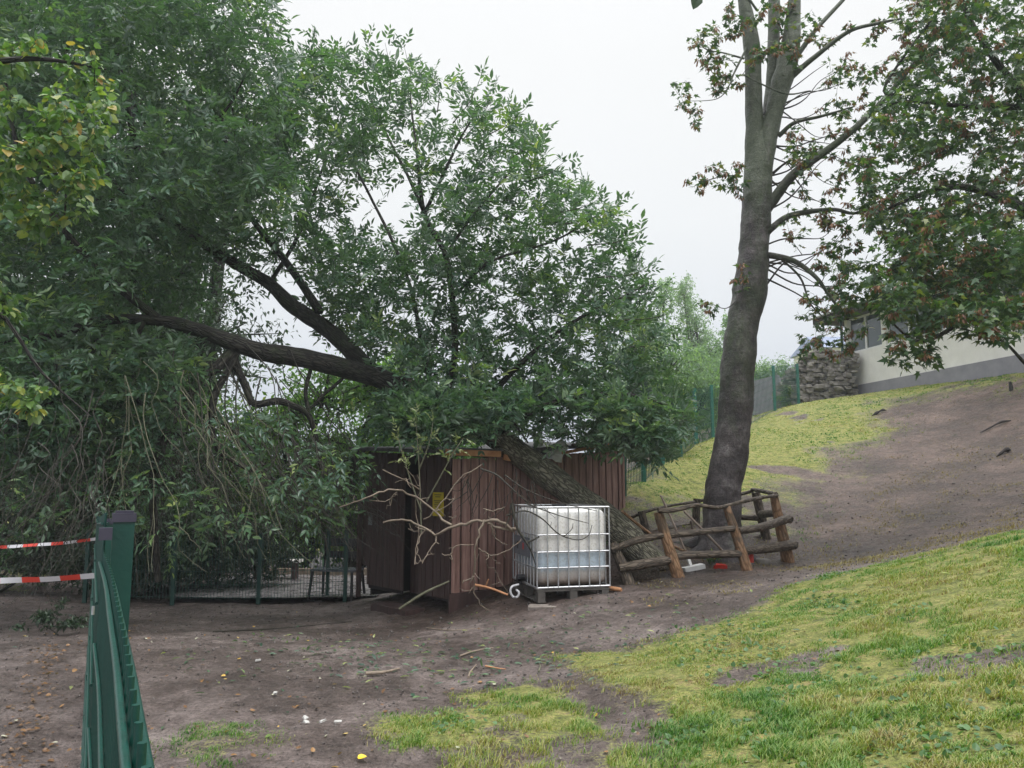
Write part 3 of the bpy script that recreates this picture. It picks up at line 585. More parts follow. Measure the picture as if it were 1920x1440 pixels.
# ------------------------------------------------------------------ STANDING MAPLE
mt = thing('maple_tree', P(1352, 1042, 11.6), 'tall standing maple with smooth grey forked trunk inside the round log fence', 'tree')
def trunkpath(L, d):    # L: (y, xl, xr)
    c = []; r = []
    for (py, xl, xr) in L:
        c.append(P((xl + xr) / 2, py, d)); r.append((xr - xl) / 2 / FPX * d / .99)
    return catmull(np.array(c), 6), lerp_r(np.interp(np.linspace(0, 1, len(r)), np.linspace(0, 1, len(r)), r), (len(c) - 1) * 6 + 1)
TD = 11.6
main = trunkpath([(1075, 1258, 1448), (1048, 1292, 1414), (1025, 1309, 1398), (1000, 1316, 1390), (945, 1320, 1389), (900, 1326, 1392), (840, 1338, 1402), (780, 1348, 1409), (693, 1351, 1415), (602, 1365, 1424), (548, 1374, 1438), (476, 1386, 1441), (430, 1389, 1443), (375, 1391, 1446), (330, 1396, 1446), (290, 1404, 1444), (255, 1414, 1440), (235, 1422, 1432)], TD)
st1 = trunkpath([(470, 1390, 1428), (375, 1392, 1426), (300, 1396, 1430), (225, 1397, 1432), (150, 1397, 1428), (75, 1393, 1425), (0, 1383, 1405), (-80, 1370, 1392), (-200, 1350, 1364)], TD + .05)
st2 = trunkpath([(400, 1405, 1435), (300, 1412, 1446), (220, 1428, 1462), (150, 1436, 1464), (75, 1439, 1463), (0, 1440, 1462), (-90, 1440, 1458), (-220, 1438, 1450)], TD + .25)
st3 = trunkpath([(470, 1400, 1440), (375, 1406, 1445), (300, 1413, 1451), (220, 1432, 1466), (150, 1447, 1488), (90, 1462, 1500), (0, 1478, 1501), (-90, 1490, 1508), (-220, 1505, 1516)], TD)
roots = []
for k_, a_ in enumerate((-2.7, -2.0, -1.2, -.4, .4, 1.6, 2.6)):
    b_ = P(1352, 1040, TD); L_ = .42 + .12 * math.sin(k_ * 2.3); q_ = []
    for t_ in (0, .35, .7, 1.0):
        x_ = b_[0] + math.cos(a_) * (.18 + L_ * t_); y_ = b_[1] + math.sin(a_) * (.18 + L_ * t_); q_.append([x_, y_, H(x_, y_) + .20 * (1 - t_) ** 2 - .02])
    roots.append((catmull(np.array(q_), 4), lerp_r([.16, .11, .07, .03], 13)))
mb_trunk([main, st1, st2, st3] + roots, 64, .16).build('trunk', M['maple_bark'], mt, smooth=True)
mlimbs = [
 limb([(1432, 400, 11.6), (1450, 375, 11.5), (1490, 325, 11.3), (1560, 275, 11.1), (1620, 225, 11), (1680, 160, 10.9), (1760, 60, 10.8)], [.085, .08, .07, .055, .045, .035, .02]),
 limb([(1430, 445, 11.6), (1450, 425, 11.5), (1485, 403, 11.4), (1560, 393, 11.2), (1600, 400, 11.1), (1650, 390, 11)], [.06, .055, .045, .03, .022, .01]),
 limb([(1425, 478, 11.6), (1450, 480, 11.5), (1490, 490, 11.3), (1530, 520, 11.1), (1556, 556, 11), (1590, 600, 10.9)], [.055, .05, .04, .03, .022, .01]),
 limb([(1456, 478, 11.5), (1500, 520, 11.4), (1520, 570, 11.4), (1560, 610, 11.3)], [.02, .016, .012, .005]),
 limb([(1460, 255, 11.6), (1490, 230, 11.4), (1540, 218, 11.3), (1600, 200, 11.2)], [.04, .03, .022, .01]),
 limb([(1468, 160, 11.6), (1500, 130, 11.5), (1530, 105, 11.4), (1590, 60, 11.2), (1640, 45, 11.1), (1690, 35, 11)], [.05, .045, .04, .032, .026, .015]),
 limb([(1478, 130, 11.6), (1505, 90, 11.6), (1530, 55, 11.6), (1585, -5, 11.6), (1640, -70, 11.6)], [.045, .04, .035, .03, .02]),
 limb([(1400, 90, 11.6), (1375, 140, 11.4), (1370, 155, 11.3), (1345, 185, 11.2), (1280, 190, 11.1)], [.02, .014, .011, .007, .003]),
 limb([(1395, 110, 11.6), (1360, 100, 11.5), (1320, 90, 11.4), (1312, 60, 11.4)], [.016, .012, .008, .003]),
 limb([(1392, 140, 11.5), (1470, 175, 11.3), (1520, 170, 11.2)], [.01, .014, .008]),
 limb([(1392, 330, 11.5), (1360, 330, 11.4), (1320, 340, 11.3), (1300, 350, 11.3)], [.012, .01, .006, .003]),
 limb([(1390, 555, 11.5), (1362, 578, 11.4), (1335, 570, 11.3)], [.01, .007, .003]),
 limb([(1420, 20, 11.6), (1380, -30, 11.5), (1330, -20, 11.4)], [.02, .014, .005]),
]
mb_trunk(mlimbs, 10, .12).build('limbs', M['maple_bark'], mt, smooth=True)
for k_ in range(26):
    rr_k = np.random.default_rng(700 + k_); px_ = 1444 + 10 * rr_k.random(); py_ = rr_k.uniform(180, 540); q_ = [(px_ - 14, py_, 11.6)]; dx_, dy_ = rr_k.uniform(25, 50), rr_k.uniform(-28, 18)
    for j_ in range(4): q_.append((q_[-1][0] + dx_ * rr_k.uniform(.6, 1.2), q_[-1][1] + dy_ + rr_k.normal(0, 12), 11.6 - .15 * j_ + rr_k.normal(0, .1)))
    mlimbs.append(limb(q_, [.016, .012, .009, .006, .003], 4))
MB_thin = MB()
for p_, r_ in mlimbs[-26:]: MB_thin.tube(p_, r_, 6, rough=.15)
MB_thin.build('thin_branches', M['twig'], mt, smooth=True)['kind'] = 'stuff'
msk = [main, st1, st2, st3] + mlimbs
def mpts(regs, seed):
    out = []
    for k, (poly, n, a, b) in enumerate(regs): out.append(crown_pts(poly, int(n * (1.8 if n < 10 else 1)), a, b, .0, 1.3, seed + k))
    return np.vstack(out)
def ell(cx, cy, rx, ry): return [(cx + rx * math.cos(t), cy + ry * math.sin(t)) for t in np.linspace(0, 2 * math.pi, 12)[:-1]]
regs = [(ell(1340, 80, 45, 35), 9, 11.1, 11.7), (ell(1330, 130, 35, 30), 7, 11.1, 11.6), (ell(1275, 175, 22, 28), 4, 10.9, 11.3), (ell(1305, 220, 20, 20), 3, 11, 11.3), (ell(1365, 165, 25, 22), 4, 11.2, 11.5),
        (ell(1345, 325, 38, 25), 7, 11.2, 11.5), (ell(1305, 348, 18, 12), 2, 11.2, 11.4), (ell(1385, 340, 20, 40), 5, 11.1, 11.5), (ell(1410, 30, 60, 40), 9, 11, 11.4), (ell(1412, 100, 25, 25), 5, 11, 11.3), (ell(1470, 95, 35, 22), 6, 11, 11.4),
        (ell(1335, 570, 22, 14), 3, 11.2, 11.4), (ell(1385, 515, 15, 20), 2, 11, 11.3), (ell(1500, 40, 50, 50), 9, 11, 11.6),
        ([(1480, 220), (1560, 180), (1640, 200), (1640, 380), (1600, 520), (1560, 560), (1470, 420), (1480, 300)], 115, 10.6, 11.8),
        ([(1540, 60), (1700, 0), (1760, 100), (1640, 220), (1560, 180), (1500, 150)], 55, 10.6, 11.8),
        ([(1510, 530), (1600, 520), (1640, 600), (1560, 720), (1500, 690), (1490, 600)], 40, 10.4, 11.4)]
sM = grow([(p[::2], r[::2]) for p, r in msk], mpts(regs, 60), 21, up=.0, rmax=.012)
tubes('twigs', sM, M['twig'], mt, 4)
simple_leaves('foliage', sM, mt, M['maple_leaf'], T_MAP, .095, .055, seed=22, tail=.42, per=2, spread=.08)
simple_leaves('seed_clusters', [(p[-3:], r) for p, r in sM[::2]], mt, M['maple_seed'], T_DIA, .07, .05, seed=23, tail=.15, per=9, spread=.05, droop=2.2, first=.5)

# ------------------------------------------------------------------ DARK MAPLE reaching in from the right
rt = thing('maple_tree', (10.0, 11.6, H(10.0, 11.6)), 'dark dense maple hanging in from the right edge before the white house', 'tree')
rb = np.array(rt.location)
rtr = (catmull(np.array([rb + [0, 0, -.2], rb + [-.05, -.1, 2], rb + [-.1, -.3, 4.5], rb + [0, -.4, 7.5]]), 6), lerp_r([.36, .28, .22, .1], 19))
rl = [
 limb([(2230, 560, 11.3), (2050, 470, 10.6), (1940, 400, 10.3), (1800, 350, 10.1), (1690, 380, 10), (1650, 400, 10)], [.10, .08, .065, .045, .025, .01]),
 limb([(2220, 420, 11.2), (2050, 300, 10.4), (1940, 200, 10), (1850, 90, 9.8), (1780, -40, 9.8)], [.10, .08, .06, .04, .02]),
 limb([(2240, 650, 11.3), (2080, 640, 10.2), (1930, 560, 9.4), (1830, 590, 9.0), (1730, 640, 8.9), (1665, 600, 8.9)], [.08, .065, .05, .032, .022, .01]),
 limb([(1940, 200, 10), (1820, 200, 10.2), (1700, 190, 10.4), (1640, 210, 10.5)], [.05, .035, .02, .01]),
 limb([(1690, 180, 10.6), (1660, 160, 10.6), (1760, 20, 10.4), (1830, -60, 10.2)], [.02, .02, .02, .02]),
 limb([(2080, 640, 10.2), (1960, 700, 9.2), (1880, 640, 8.8), (1800, 615, 8.6)], [.04, .025, .014, .006]),
]
mb_trunk([rtr], 20, .1).build('trunk', M['maple_bark'], rt, smooth=True)
mb_trunk(rl, 9, .1).build('limbs', M['limb_bark'], rt, smooth=True)
regs = [([(1700, -70), (2000, -70), (2000, 420), (1900, 560), (1720, 520), (1640, 440), (1600, 330), (1640, 200), (1700, 100)], 1250, 9.0, 12.2),
        ([(1620, 400), (1980, 420), (1980, 610), (1880, 620), (1780, 630), (1700, 640), (1640, 560)], 400, 8.4, 10.4),
        ([(1560, 490), (1700, 480), (1720, 560), (1640, 580), (1560, 575)], 60, 9.4, 10.6), ([(1740, 560), (1930, 540), (1930, 650), (1800, 640)], 50, 8.2, 9.0), ([(1640, 610), (1760, 640), (1770, 690), (1660, 690)], 22, 8.6, 9.2)]
sR = grow([rtr] + rl, mpts(regs, 80), 23, up=.0, rmax=.016)
tubes('twigs', sR, M['twig'], rt, 4)
simple_leaves('foliage', sR, rt, M['maple_leaf'], T_MAP, .10, .05, seed=24, tail=.6, per=2, spread=.10, bias=-.08)
simple_leaves('seed_clusters', [(p[-3:], r) for p, r in sR[::5]], rt, M['maple_seed'], T_DIA, .065, .05, seed=25, tail=.15, per=12, spread=.05, droop=2.2, first=.5)

# ------------------------------------------------------------------ YELLOW-GREEN LINDEN at the top left
lt = thing('linden_tree', (-6.5, 5.2, H(-6.5, 5.2)), 'yellowing linden with heart-shaped leaves reaching in at the upper left corner', 'tree')
lb = np.array(lt.location)
ltr = (catmull(np.array([lb + [0, 0, -.2], lb + [0, .1, 1.6], lb + [.1, .2, 3.6], lb + [.2, .2, 6]]), 6), lerp_r([.2, .17, .13, .05], 19))
ll_ = [limb([(-830, 250, 5.3), (-400, 180, 5.5), (-100, 130, 5.6), (60, 110, 5.7), (200, 130, 5.8)], [.07, .055, .035, .02, .006]),
       limb([(-830, 500, 5.3), (-300, 330, 5.5), (-40, 270, 5.6), (110, 330, 5.7), (120, 430, 5.7)], [.06, .045, .025, .012, .005]),
       limb([(-830, 700, 5.3), (-300, 560, 5.4), (-40, 560, 5.5), (80, 700, 5.6), (170, 780, 5.6)], [.05, .04, .02, .01, .004])]
mb_trunk([ltr], 16, .1).build('trunk', M['limb_bark'], lt, smooth=True); mb_trunk(ll_, 8, .1).build('limbs', M['limb_bark'], lt, smooth=True)
regs = [([(-80, 40), (60, 60), (180, 80), (240, 120), (235, 180), (200, 260), (120, 280), (-80, 250)], 70, 5.2, 6.2), ([(-80, 250), (160, 250), (200, 330), (130, 460), (40, 430), (-80, 480)], 50, 5.2, 6.2),
        ([(-80, 500), (60, 520), (60, 640), (-80, 640)], 14, 5.3, 6), ([(-60, 660), (60, 700), (180, 790), (160, 810), (30, 760), (-60, 740)], 13, 5.3, 5.9)]
sL = grow([ltr] + ll_, mpts(regs, 90), 27, up=-.05, rmax=.01)
tubes('twigs', sL, M['twig'], lt, 4)
simple_leaves('foliage', sL, lt, M['linden_leaf'], T_ROUND, .066, .04, seed=28, tail=.55, per=4, spread=.06, droop=1.0)

# ------------------------------------------------------------------ overhanging leaf at the top edge
q = P(1306, -40, 2.2)
ob = thing('overhead_branch', q, 'thin twig with one dark leaf poking in at the top edge of the sky', 'branch')
MB().tube(PP([(1306, 0, 2.2), (1310, -40, 2.2), (1360, -140, 2.2), (1500, -260, 2.2)]), [.0015, .002, .003, .004], 6).build('twig', M['twig'], ob, smooth=True)
scatter('leaf', *T_ROUND, PP([(1308, -10, 2.2)]), rots(np.array([[-.3, 0, -1.]]), np.array([[.3, -1, .2]])), [.05], M['dark_leaf'], ob)

# ------------------------------------------------------------------ generic bush / tree builder for the background
def bush(name, base, label, cat, blobs, n, size, mat, seed, tmpl=T_DIA, trunk_h=None, group=None, rad=.08, hollow=.55):
    """blobs: (dx,dy,dz,rx,ry,rz) relative to base; leaves in loose shells, stems inside"""
    r = np.random.default_rng(seed); base = np.asarray(base, float)
    t = thing(name, base, label, cat, group)
    mb = MB(); vol = np.array([b[3] * b[4] * b[5] for b in blobs]) ** (2 / 3.); cnt = (vol / vol.sum() * n).astype(int)
    Pn = []
    for b, c in zip(blobs, cnt):
        cen = base + np.array(b[:3]); rr = np.array(b[3:])
        root = base + [r.normal(0, .1), r.normal(0, .1), -.1]; midp = (root + cen) / 2 + r.normal(0, .1, 3) * rr
        mb.tube(catmull(np.array([root, midp, cen]), 5), np.linspace(rad, rad * .35, 11), 7, seed=int(c) % 9)
        k = max(4, c // 70); dirs = unit(r.normal(0, 1, (k, 3))); tips = cen + dirs * rr * r.uniform(.5, 1.12, (k, 1)) * (1 + .22 * fbm(dirs[:, 0] * 2.5, dirs[:, 1] * 2.5, dirs[:, 2] * 2.5, s=seed))[:, None]
        for tp in tips[:60]: mb.tube(np.array([cen, (cen + tp) / 2 + r.normal(0, .06, 3), tp]), [rad * .3, rad * .18, rad * .06], 4, cap=False)
        idx = r.integers(0, k, c); cl = r.normal(0, .16, (c, 3)) * rr
        Pn.append(tips[idx] + cl - (tips[idx] - cen) * r.random((c, 1)) * hollow * r.random((c, 1)))
    Pn = np.vstack(Pn); Pn = Pn[Pn[:, 2] > H(Pn[:, 0], Pn[:, 1]) + .05]; m = len(Pn)
    mb.build('stems' if trunk_h is None else 'trunk', M['limb_bark'], t, smooth=True)
    d = unit(r.normal(0, 1, (m, 3)) + [0, 0, -.5]); up = unit(r.normal(0, .7, (m, 3)) + [0, 0, 1])
    scatter('foliage', *tmpl, Pn, rots(d, up), size * r.uniform(.6, 1.3, m), mat, t, r.random(m))
    return t
def cone_blobs(h, w, k=7):
    return [(0, 0, h * (i + .7) / (k + .6), w * (1 - i / k) * .9 + .1, w * (1 - i / k) * .9 + .1, h / k * .7) for i in range(k)]
def gp(px, y, dz=0):
    x = (px - 960) / FPX * y; return np.array([x, y, H(x, y) + dz])
# left background: wood edge behind the fallen crown
bgs = [(-60, 17, 6.5, 'far_leaf', 'bushy background tree at the far left edge behind the red and white tapes'),
       (110, 20, 7.5, 'dark_leaf', 'tall dark tree behind the path, just left of the near fence post'),
       (270, 17, 6.0, 'dark_leaf', 'dark tree directly behind the near green fence post'),
       (400, 19, 6.2, 'bright_leaf', 'green tree behind the hanging twigs, right of the near post'),
       (545, 17.5, 4.6, 'bright_leaf', 'bright green shrub behind the mesh fence below the arched limb'),
       (660, 18, 5.0, 'bright_leaf', 'light green shrub behind the garden bench at the left of the shed'),
       (800, 21, 5.0, 'bright_leaf', 'green shrub directly behind the shed roof'),
       (960, 22, 4.6, 'far_leaf', 'green shrub behind the middle of the fallen crown, right of the shed roof')]
for k, (px, y, h, mt_, lab) in enumerate(bgs):
    b = gp(px, y); r = np.random.default_rng(100 + k)
    bl = [(r.normal(0, h * .16), r.normal(0, h * .1), h * f, h * .26, h * .2, h * .17) for f in (.16, .3, .42, .55, .68, .82)] + [(r.normal(0, h * .3), 0, h * .2, h * .25, h * .2, h * .18), (r.normal(0, h * .3), 0, h * .36, h * .22, h * .2, h * .16)]
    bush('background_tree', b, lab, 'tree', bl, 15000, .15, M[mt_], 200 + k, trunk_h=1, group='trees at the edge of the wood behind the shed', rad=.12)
for k, (px, y, h, lab) in enumerate(((-120, 16, 13, 'very tall dark tree at the left edge rising behind the fallen crown'), (170, 18, 14, 'very tall dark tree behind the crown above the near fence post'), (370, 20, 13.5, 'very tall dark tree behind the crown left of the sky opening'))):
    b = gp(px, y); r = np.random.default_rng(500 + k)
    bl = [(r.normal(0, .9), r.normal(0, .6), h * f, 1.9, 1.5, 1.1) for f in (.35, .45, .53, .6, .68, .75, .82, .9)]
    bush('background_tree', b, lab, 'tree', bl, 15000, .19, M['mid_leaf'], 510 + k, trunk_h=1, group='trees at the edge of the wood behind the shed', rad=.2)
# low undergrowth behind the mesh fence
for k, (px, y, h, lab) in enumerate(((250, 13.2, 1.5, 'low dark shrub right behind the near green post'), (330, 13.8, 1.9, 'dark shrub behind hanging twigs, second right of the near post'), (420, 14.2, 1.6, 'dark shrub left of the mesh fence post'), (20, 13.5, 2.2, 'shrub at the left edge behind the taped path'))):
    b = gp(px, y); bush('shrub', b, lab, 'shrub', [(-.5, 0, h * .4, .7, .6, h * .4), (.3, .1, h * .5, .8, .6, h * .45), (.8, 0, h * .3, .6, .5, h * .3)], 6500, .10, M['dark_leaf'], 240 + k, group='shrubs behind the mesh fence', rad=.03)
bush('shrub', gp(132, 8.8), 'small leafy weed bush beside the path left of the near fence', 'shrub', [(0, 0, .14, .28, .25, .15), (-.22, 0, .10, .22, .2, .11)], 900, .06, M['dark_leaf'], 260, rad=.01)

# ------------------------------------------------------------------ right background: hillside trees and hedge
hz = [('tree', 1300, 46, 9.7, 2.6, 'tall thin hazy pointed tree behind the hill fence left of the maple trunk'), ('tree', 1235, 36, 7.2, 2.4, 'hazy round tree behind the right edge of the fallen crown'), ('tree', 1345, 38, 5.6, 2.0, 'low hazy tree close to the left side of the maple trunk')]
for k, (nm, px, y, h, wd, lab) in enumerate(hz):
    b = gp(px + (14 if k == 0 else 0), y); r = np.random.default_rng(300 + k)
    bl = [(r.normal(0, wd * .3), 0, h * f, wd * (1.1 - f * .95), wd * .6, h * .13) for f in (.15, .3, .45, .58, .7, .82, .93)]
    bush('background_tree', b, lab, 'tree', bl, 14000, .17, M['hazed_leaf'], 320 + k, trunk_h=1, rad=.09, hollow=.3)
bush('shrub', gp(1262, 21.5), 'dark bushy shrub behind the hill fence left of the maple trunk', 'shrub', [(-.6, 0, 1.2, 1.2, .9, 1.2), (.7, 0, 1.3, 1.1, .9, 1.2), (0, .2, 2.4, 1.0, .8, .9)], 11000, .12, M['hazed_leaf'], 330, rad=.05)
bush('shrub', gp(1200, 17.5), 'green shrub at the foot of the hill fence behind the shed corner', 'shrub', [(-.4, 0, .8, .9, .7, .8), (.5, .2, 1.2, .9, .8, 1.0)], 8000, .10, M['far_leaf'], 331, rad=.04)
hb = gp(1440, 32)
bush('hedge', hb, 'clipped green hedge behind the hill fence, right of the maple trunk', 'hedge', [(-2.2 + i * .75, i * .3, 1.3 + .1 * math.sin(i * 2), .75, .8, 1.3) for i in range(9)], 36000, .13, M['hazed_leaf'], 340, rad=.03)
bush('shrub', gp(1475, 25.2), 'small leafy plant growing at the foot of the rubble wall between the fence posts', 'shrub', [(0, 0, .3, .35, .3, .35)], 900, .08, M['far_leaf'], 341, rad=.02)

# ------------------------------------------------------------------ hill fence (green posts and mesh)
M['green_paint'] = pmat('green_paint', [(.003, .034, .027), (.007, .058, .044)], 6, .38, bump=.1, bscale=80)
M['green_far'] = pmat('weathered_green_paint', [(.012, .10, .075), (.022, .15, .115)], 6, .5)
M['green_dark'] = pmat('dark_green_wire', [(.008, .05, .04), (.014, .075, .058)], 6, .45)
M['cap'] = pmat('grey_plastic_cap', [(.03, .028, .045), (.05, .046, .07)], 9, .35)
M['steel'] = pmat('galvanised_steel', [(.42, .43, .45), (.62, .63, .66)], 30, .45, metal=.75, rough2=.3)
M['black'] = pmat('black_plastic', [(.01, .01, .012), (.02, .02, .025)], 8, .5)
def mesh_fence(pts, h, label, group=None, bar=.009, gap=.05, ph=None, name='mesh_fence', rows=None, mat='green_dark', posts=True, pw=.06):
    """pts: ground points of the posts"""
    f = thing(name, pts[0], label, 'fence', group)
    for p in pts:
        if posts: MB().box(p + [0, 0, (ph or h) / 2 - .1], (pw, pw * .66, (ph or h) + .2)).build('post', M['green_far' if pw > .07 else 'green_dark'], f)
    for a, b in zip(pts[:-1], pts[1:]):
        t = b - a; L = np.linalg.norm(t); m = MB(); k = int(L / gap)
        for i in range(1, k):
            q = a + t * i / k; m.box(q + [0, 0, h / 2], (bar, bar, h - .06), None)
        for z in (rows or np.arange(.06, h, .2)): m.bar(a + [0, 0, z], b + [0, 0, z], bar * .9, bar * .9)
        m.build('mesh_panel', M[mat], f)
    return f
hp = [(1170, 920, 13.6), (1207, 895, 14.8), (1242, 872, 16), (1276, 852, 17.5), (1305, 836, 19), (1337, 822, 20.5), (1396, 795, 22.3), (1453, 771, 24), (1498, 760, 26)]
pp = []
for (px, py, y) in hp:
    q = P(px, py, y); q[2] = H(q[0], q[1]) - .02; pp.append(q)
mesh_fence(pp, 1.45, 'green mesh fence with slim green posts climbing the hillside to the rubble wall', bar=.010, gap=.10, pw=.085)

# ------------------------------------------------------------------ house on the hill
M['plaster'] = pmat('cream_plaster', [(.68, .67, .63), (.78, .77, .73)], 3, .85, bump=.2, bscale=60)
M['plinth'] = pmat('grey_plinth', [(.20, .20, .225), (.27, .265, .29)], 3, .8, bump=.2, bscale=50)
M['dark_timber'] = pmat('dark_timber', [(.035, .028, .026), (.07, .055, .05)], 6, .7)
M['roofing'] = pmat('dark_roofing', [(.04, .04, .045), (.075, .07, .072)], 8, .8)
M['white_frame'] = pmat('white_frame', [(.65, .65, .63), (.78, .78, .76)], 8, .5)
m, nt_, b_ = newmat('window_glass'); b_.inputs['Base Color'].default_value = (.03, .05, .05, 1); b_.inputs['Roughness'].default_value = .06; b_.inputs['Specular IOR Level'].default_value = .9; M['glass'] = m
wa = np.array([P(1591, 750, 27)[0], 27.0]); wdir = unit(np.array([.215, -1.0])); wout = np.array([wdir[1], -wdir[0]])  # outwards, to the left
zb = 4.2; ztop_pl = 4.95
hs_ = thing('house', (wa[0], wa[1], zb), 'low white plastered house with grey plinth and dark overhanging roof on top of the hill', 'house')
def W2(s, o, z): q = wa + wdir * s + wout * o; return np.array([q[0], q[1], z])
WL = 11.0; up3 = np.array([0, 0, 1.]); A3 = np.array([wdir[0], wdir[1], 0]); O3 = np.array([wout[0], wout[1], 0]); AX = [A3, O3, up3]
def wbox(mb, s0, s1, o0, o1, z0, z1): return mb.box(W2((s0 + s1) / 2, (o0 + o1) / 2, (z0 + z1) / 2), (abs(s1 - s0), abs(o1 - o0), z1 - z0), AX)
wbox(MB(), 0, WL, -7, .03, zb - .8, ztop_pl).build('plinth', M['plinth'], hs_)
sill = 6.10; head = 7.35
mb = MB(); wbox(mb, 0, WL, -.3, 0, ztop_pl + .002, sill); wbox(mb, 0, .15, -.3, 0, sill, head); wbox(mb, WL - .2, WL, -.3, 0, sill, head)
wbox(mb, 1.9, 2.1, -.3, 0, sill, head); wbox(mb, 5.1, 5.6, -.3, 0, sill, head); wbox(mb, 0, .3, -7, -.302, ztop_pl + .002, head); wbox(mb, WL - .3, WL, -7, -.302, ztop_pl + .002, head)
mb.build('wall', M['plaster'], hs_)
for s0, s1 in ((.15, 1.9), (2.1, 5.1), (5.6, WL - .2)):
    m1 = MB(); n = max(1, round((s1 - s0) / 1.1))
    for k in range(n + 1):
        s = s0 + .04 + (s1 - s0 - .08) * k / n; wbox(m1, s - .04, s + .04, -.16, -.06, sill + .07, head - .07)
    wbox(m1, s0, s1, -.16, -.06, sill, sill + .068); wbox(m1, s0, s1, -.16, -.06, head - .068, head)
    fr = m1.build('window', M['white_frame'], hs_)
    wbox(MB(), s0 + .01, s1 - .01, -.12, -.10, sill + .01, head - .01).build('pane', M['glass'], fr)
mb = MB(); wbox(mb, -.95, WL + .6, -7.6, .62, head + .004, head + .22); rf = mb.build('roof', M['dark_timber'], hs_)
V = np.array([W2(-1.03, .7, head + .224), W2(WL + .7, .7, head + .224), W2(WL + .7, -3.3, head + .8), W2(-1.03, -3.3, head + .8), W2(-1.03, -7.7, head + .224), W2(WL + .7, -7.7, head + .224)])
put('roof_cover', V, [np.array([[0, 1, 2, 3], [3, 2, 5, 4], [0, 4, 5, 1]]), np.array([[0, 3, 4], [1, 5, 2]])], M['roofing'], rf)
MB().tube(np.array([W2(-1.03, .74, head + .2), W2(WL + .7, .74, head + .2)]), .05, 8).build('gutter', M['steel'], rf, smooth=True)
MB().tube(np.array([W2(-.1, .06, zb), W2(-.1, .06, head)]), .05, 8).build('downpipe', M['green_dark'], hs_, smooth=True)
# distant building
db = P(1560, 662, 62); t = thing('distant_house', (db[0], db[1], db[2] - 3), 'small far-off pale house with blue-grey roof seen past the left end of the white house', 'house')
MB().box(db + [0, 0, -1.2], (4.4, 5, 2.4)).build('wall', M['plaster'], t)
c0 = db + [0, 0, .0]; V = np.array([c0 + [-2.5, -2.8, 0], c0 + [2.5, -2.8, 0], c0 + [2.2, 0, 1.35], c0 + [-2.0, 0, 1.35], c0 + [-2.5, 2.8, 0], c0 + [2.5, 2.8, 0]])
put('roof', V, [np.array([[0, 1, 2, 3], [3, 2, 5, 4], [0, 4, 5, 1]]), np.array([[0, 3, 4], [1, 5, 2]])], pmat('blue_grey_roof', [(.16, .2, .3), (.2, .24, .34)], 3, .6), t)

# ------------------------------------------------------------------ rubble wall
M['stone'] = pmat('rubble_stone', [(.09, .08, .075), (.19, .175, .16), (.33, .31, .28)], 3.5, .85, bump=.6, bscale=14)
sw = P(1540, 755, 26.2); sw[2] = H(sw[0], sw[1])
t = thing('rubble_wall', sw, 'ruined grey rubble stone wall sloping down at the left end of the white house', 'wall')
mb = MB(); core = MB(); r = np.random.default_rng(5)
ico = None
def blob(mb, c, rad, r, squash=(1, 1, 1)):
    n1, n2 = 5, 7; V = []; ph = r.random(3) * 9
    for i in range(n1 + 1):
        a = math.pi * i / n1
        for j in range(n2):
            b = 2 * math.pi * j / n2; d = np.array([math.sin(a) * math.cos(b), math.sin(a) * math.sin(b), math.cos(a)])
            d = np.sign(d) * np.abs(d) ** .5
            V.append(np.asarray(c) + d * rad * np.array(squash) * (1 + .16 * math.sin(d @ ph * 3 + ph[0])))
    F = [[i * n2 + j, (i + 1) * n2 + j, (i + 1) * n2 + (j + 1) % n2, i * n2 + (j + 1) % n2] for i in range(n1) for j in range(n2)]
    mb.add(np.array(V), F)
toplinef = lambda px: np.interp(px, [1450, 1462, 1500, 1520, 1560, 1600], [745, 716, 676, 657, 652, 660])
for px in np.arange(1458, 1600, 6.4):
    ty = toplinef(px); d = 26.4 + (1530 - px) * .004; py = ty + 6
    while py < 775:
        q = P(px + r.normal(0, 2), py + r.normal(0, 1.5), d + r.normal(0, .05)); s = r.uniform(.06, .125)
        blob(mb, q, s, r, (r.uniform(1, 1.7), 1.3, r.uniform(.6, .9))); py += r.uniform(5.5, 9.5)
cp = [(1455, 775)] + [(px, toplinef(px) + 4) for px in (1456, 1472, 1500, 1530, 1560, 1597)] + [(1597, 775)]
Vf = np.array([P(x, y, 26.50) for x, y in cp] + [P(x, y, 27.0) for x, y in cp]); k = len(cp)
for i in range(k): core.add(Vf, [[i, (i + 1) % k, (i + 1) % k + k, i + k]])
for i in range(1, k - 1): core.add(Vf, [[0, i + 1, i], [k, k + i, k + i + 1]])
mb.build('stones', M['stone'], t); core.build('mortar_core', pmat('old_mortar', [(.07, .065, .06), (.12, .11, .10)], 6, .9), t)

q0 = P(1395, 750, 30); q0[2] = H(q0[0], q0[1]); mb = MB(); a0 = P(1385, 728, 30); a1 = P(1466, 712, 29); a0[2] -= .55; a1[2] -= .45; mb.bar(a0, a1, .25, 1.3); o = mb.build('low_wall', M['plinth'], None, origin=q0); setp(o, 'low plain grey wall behind the hill fence, between maple trunk and rubble wall', 'wall')
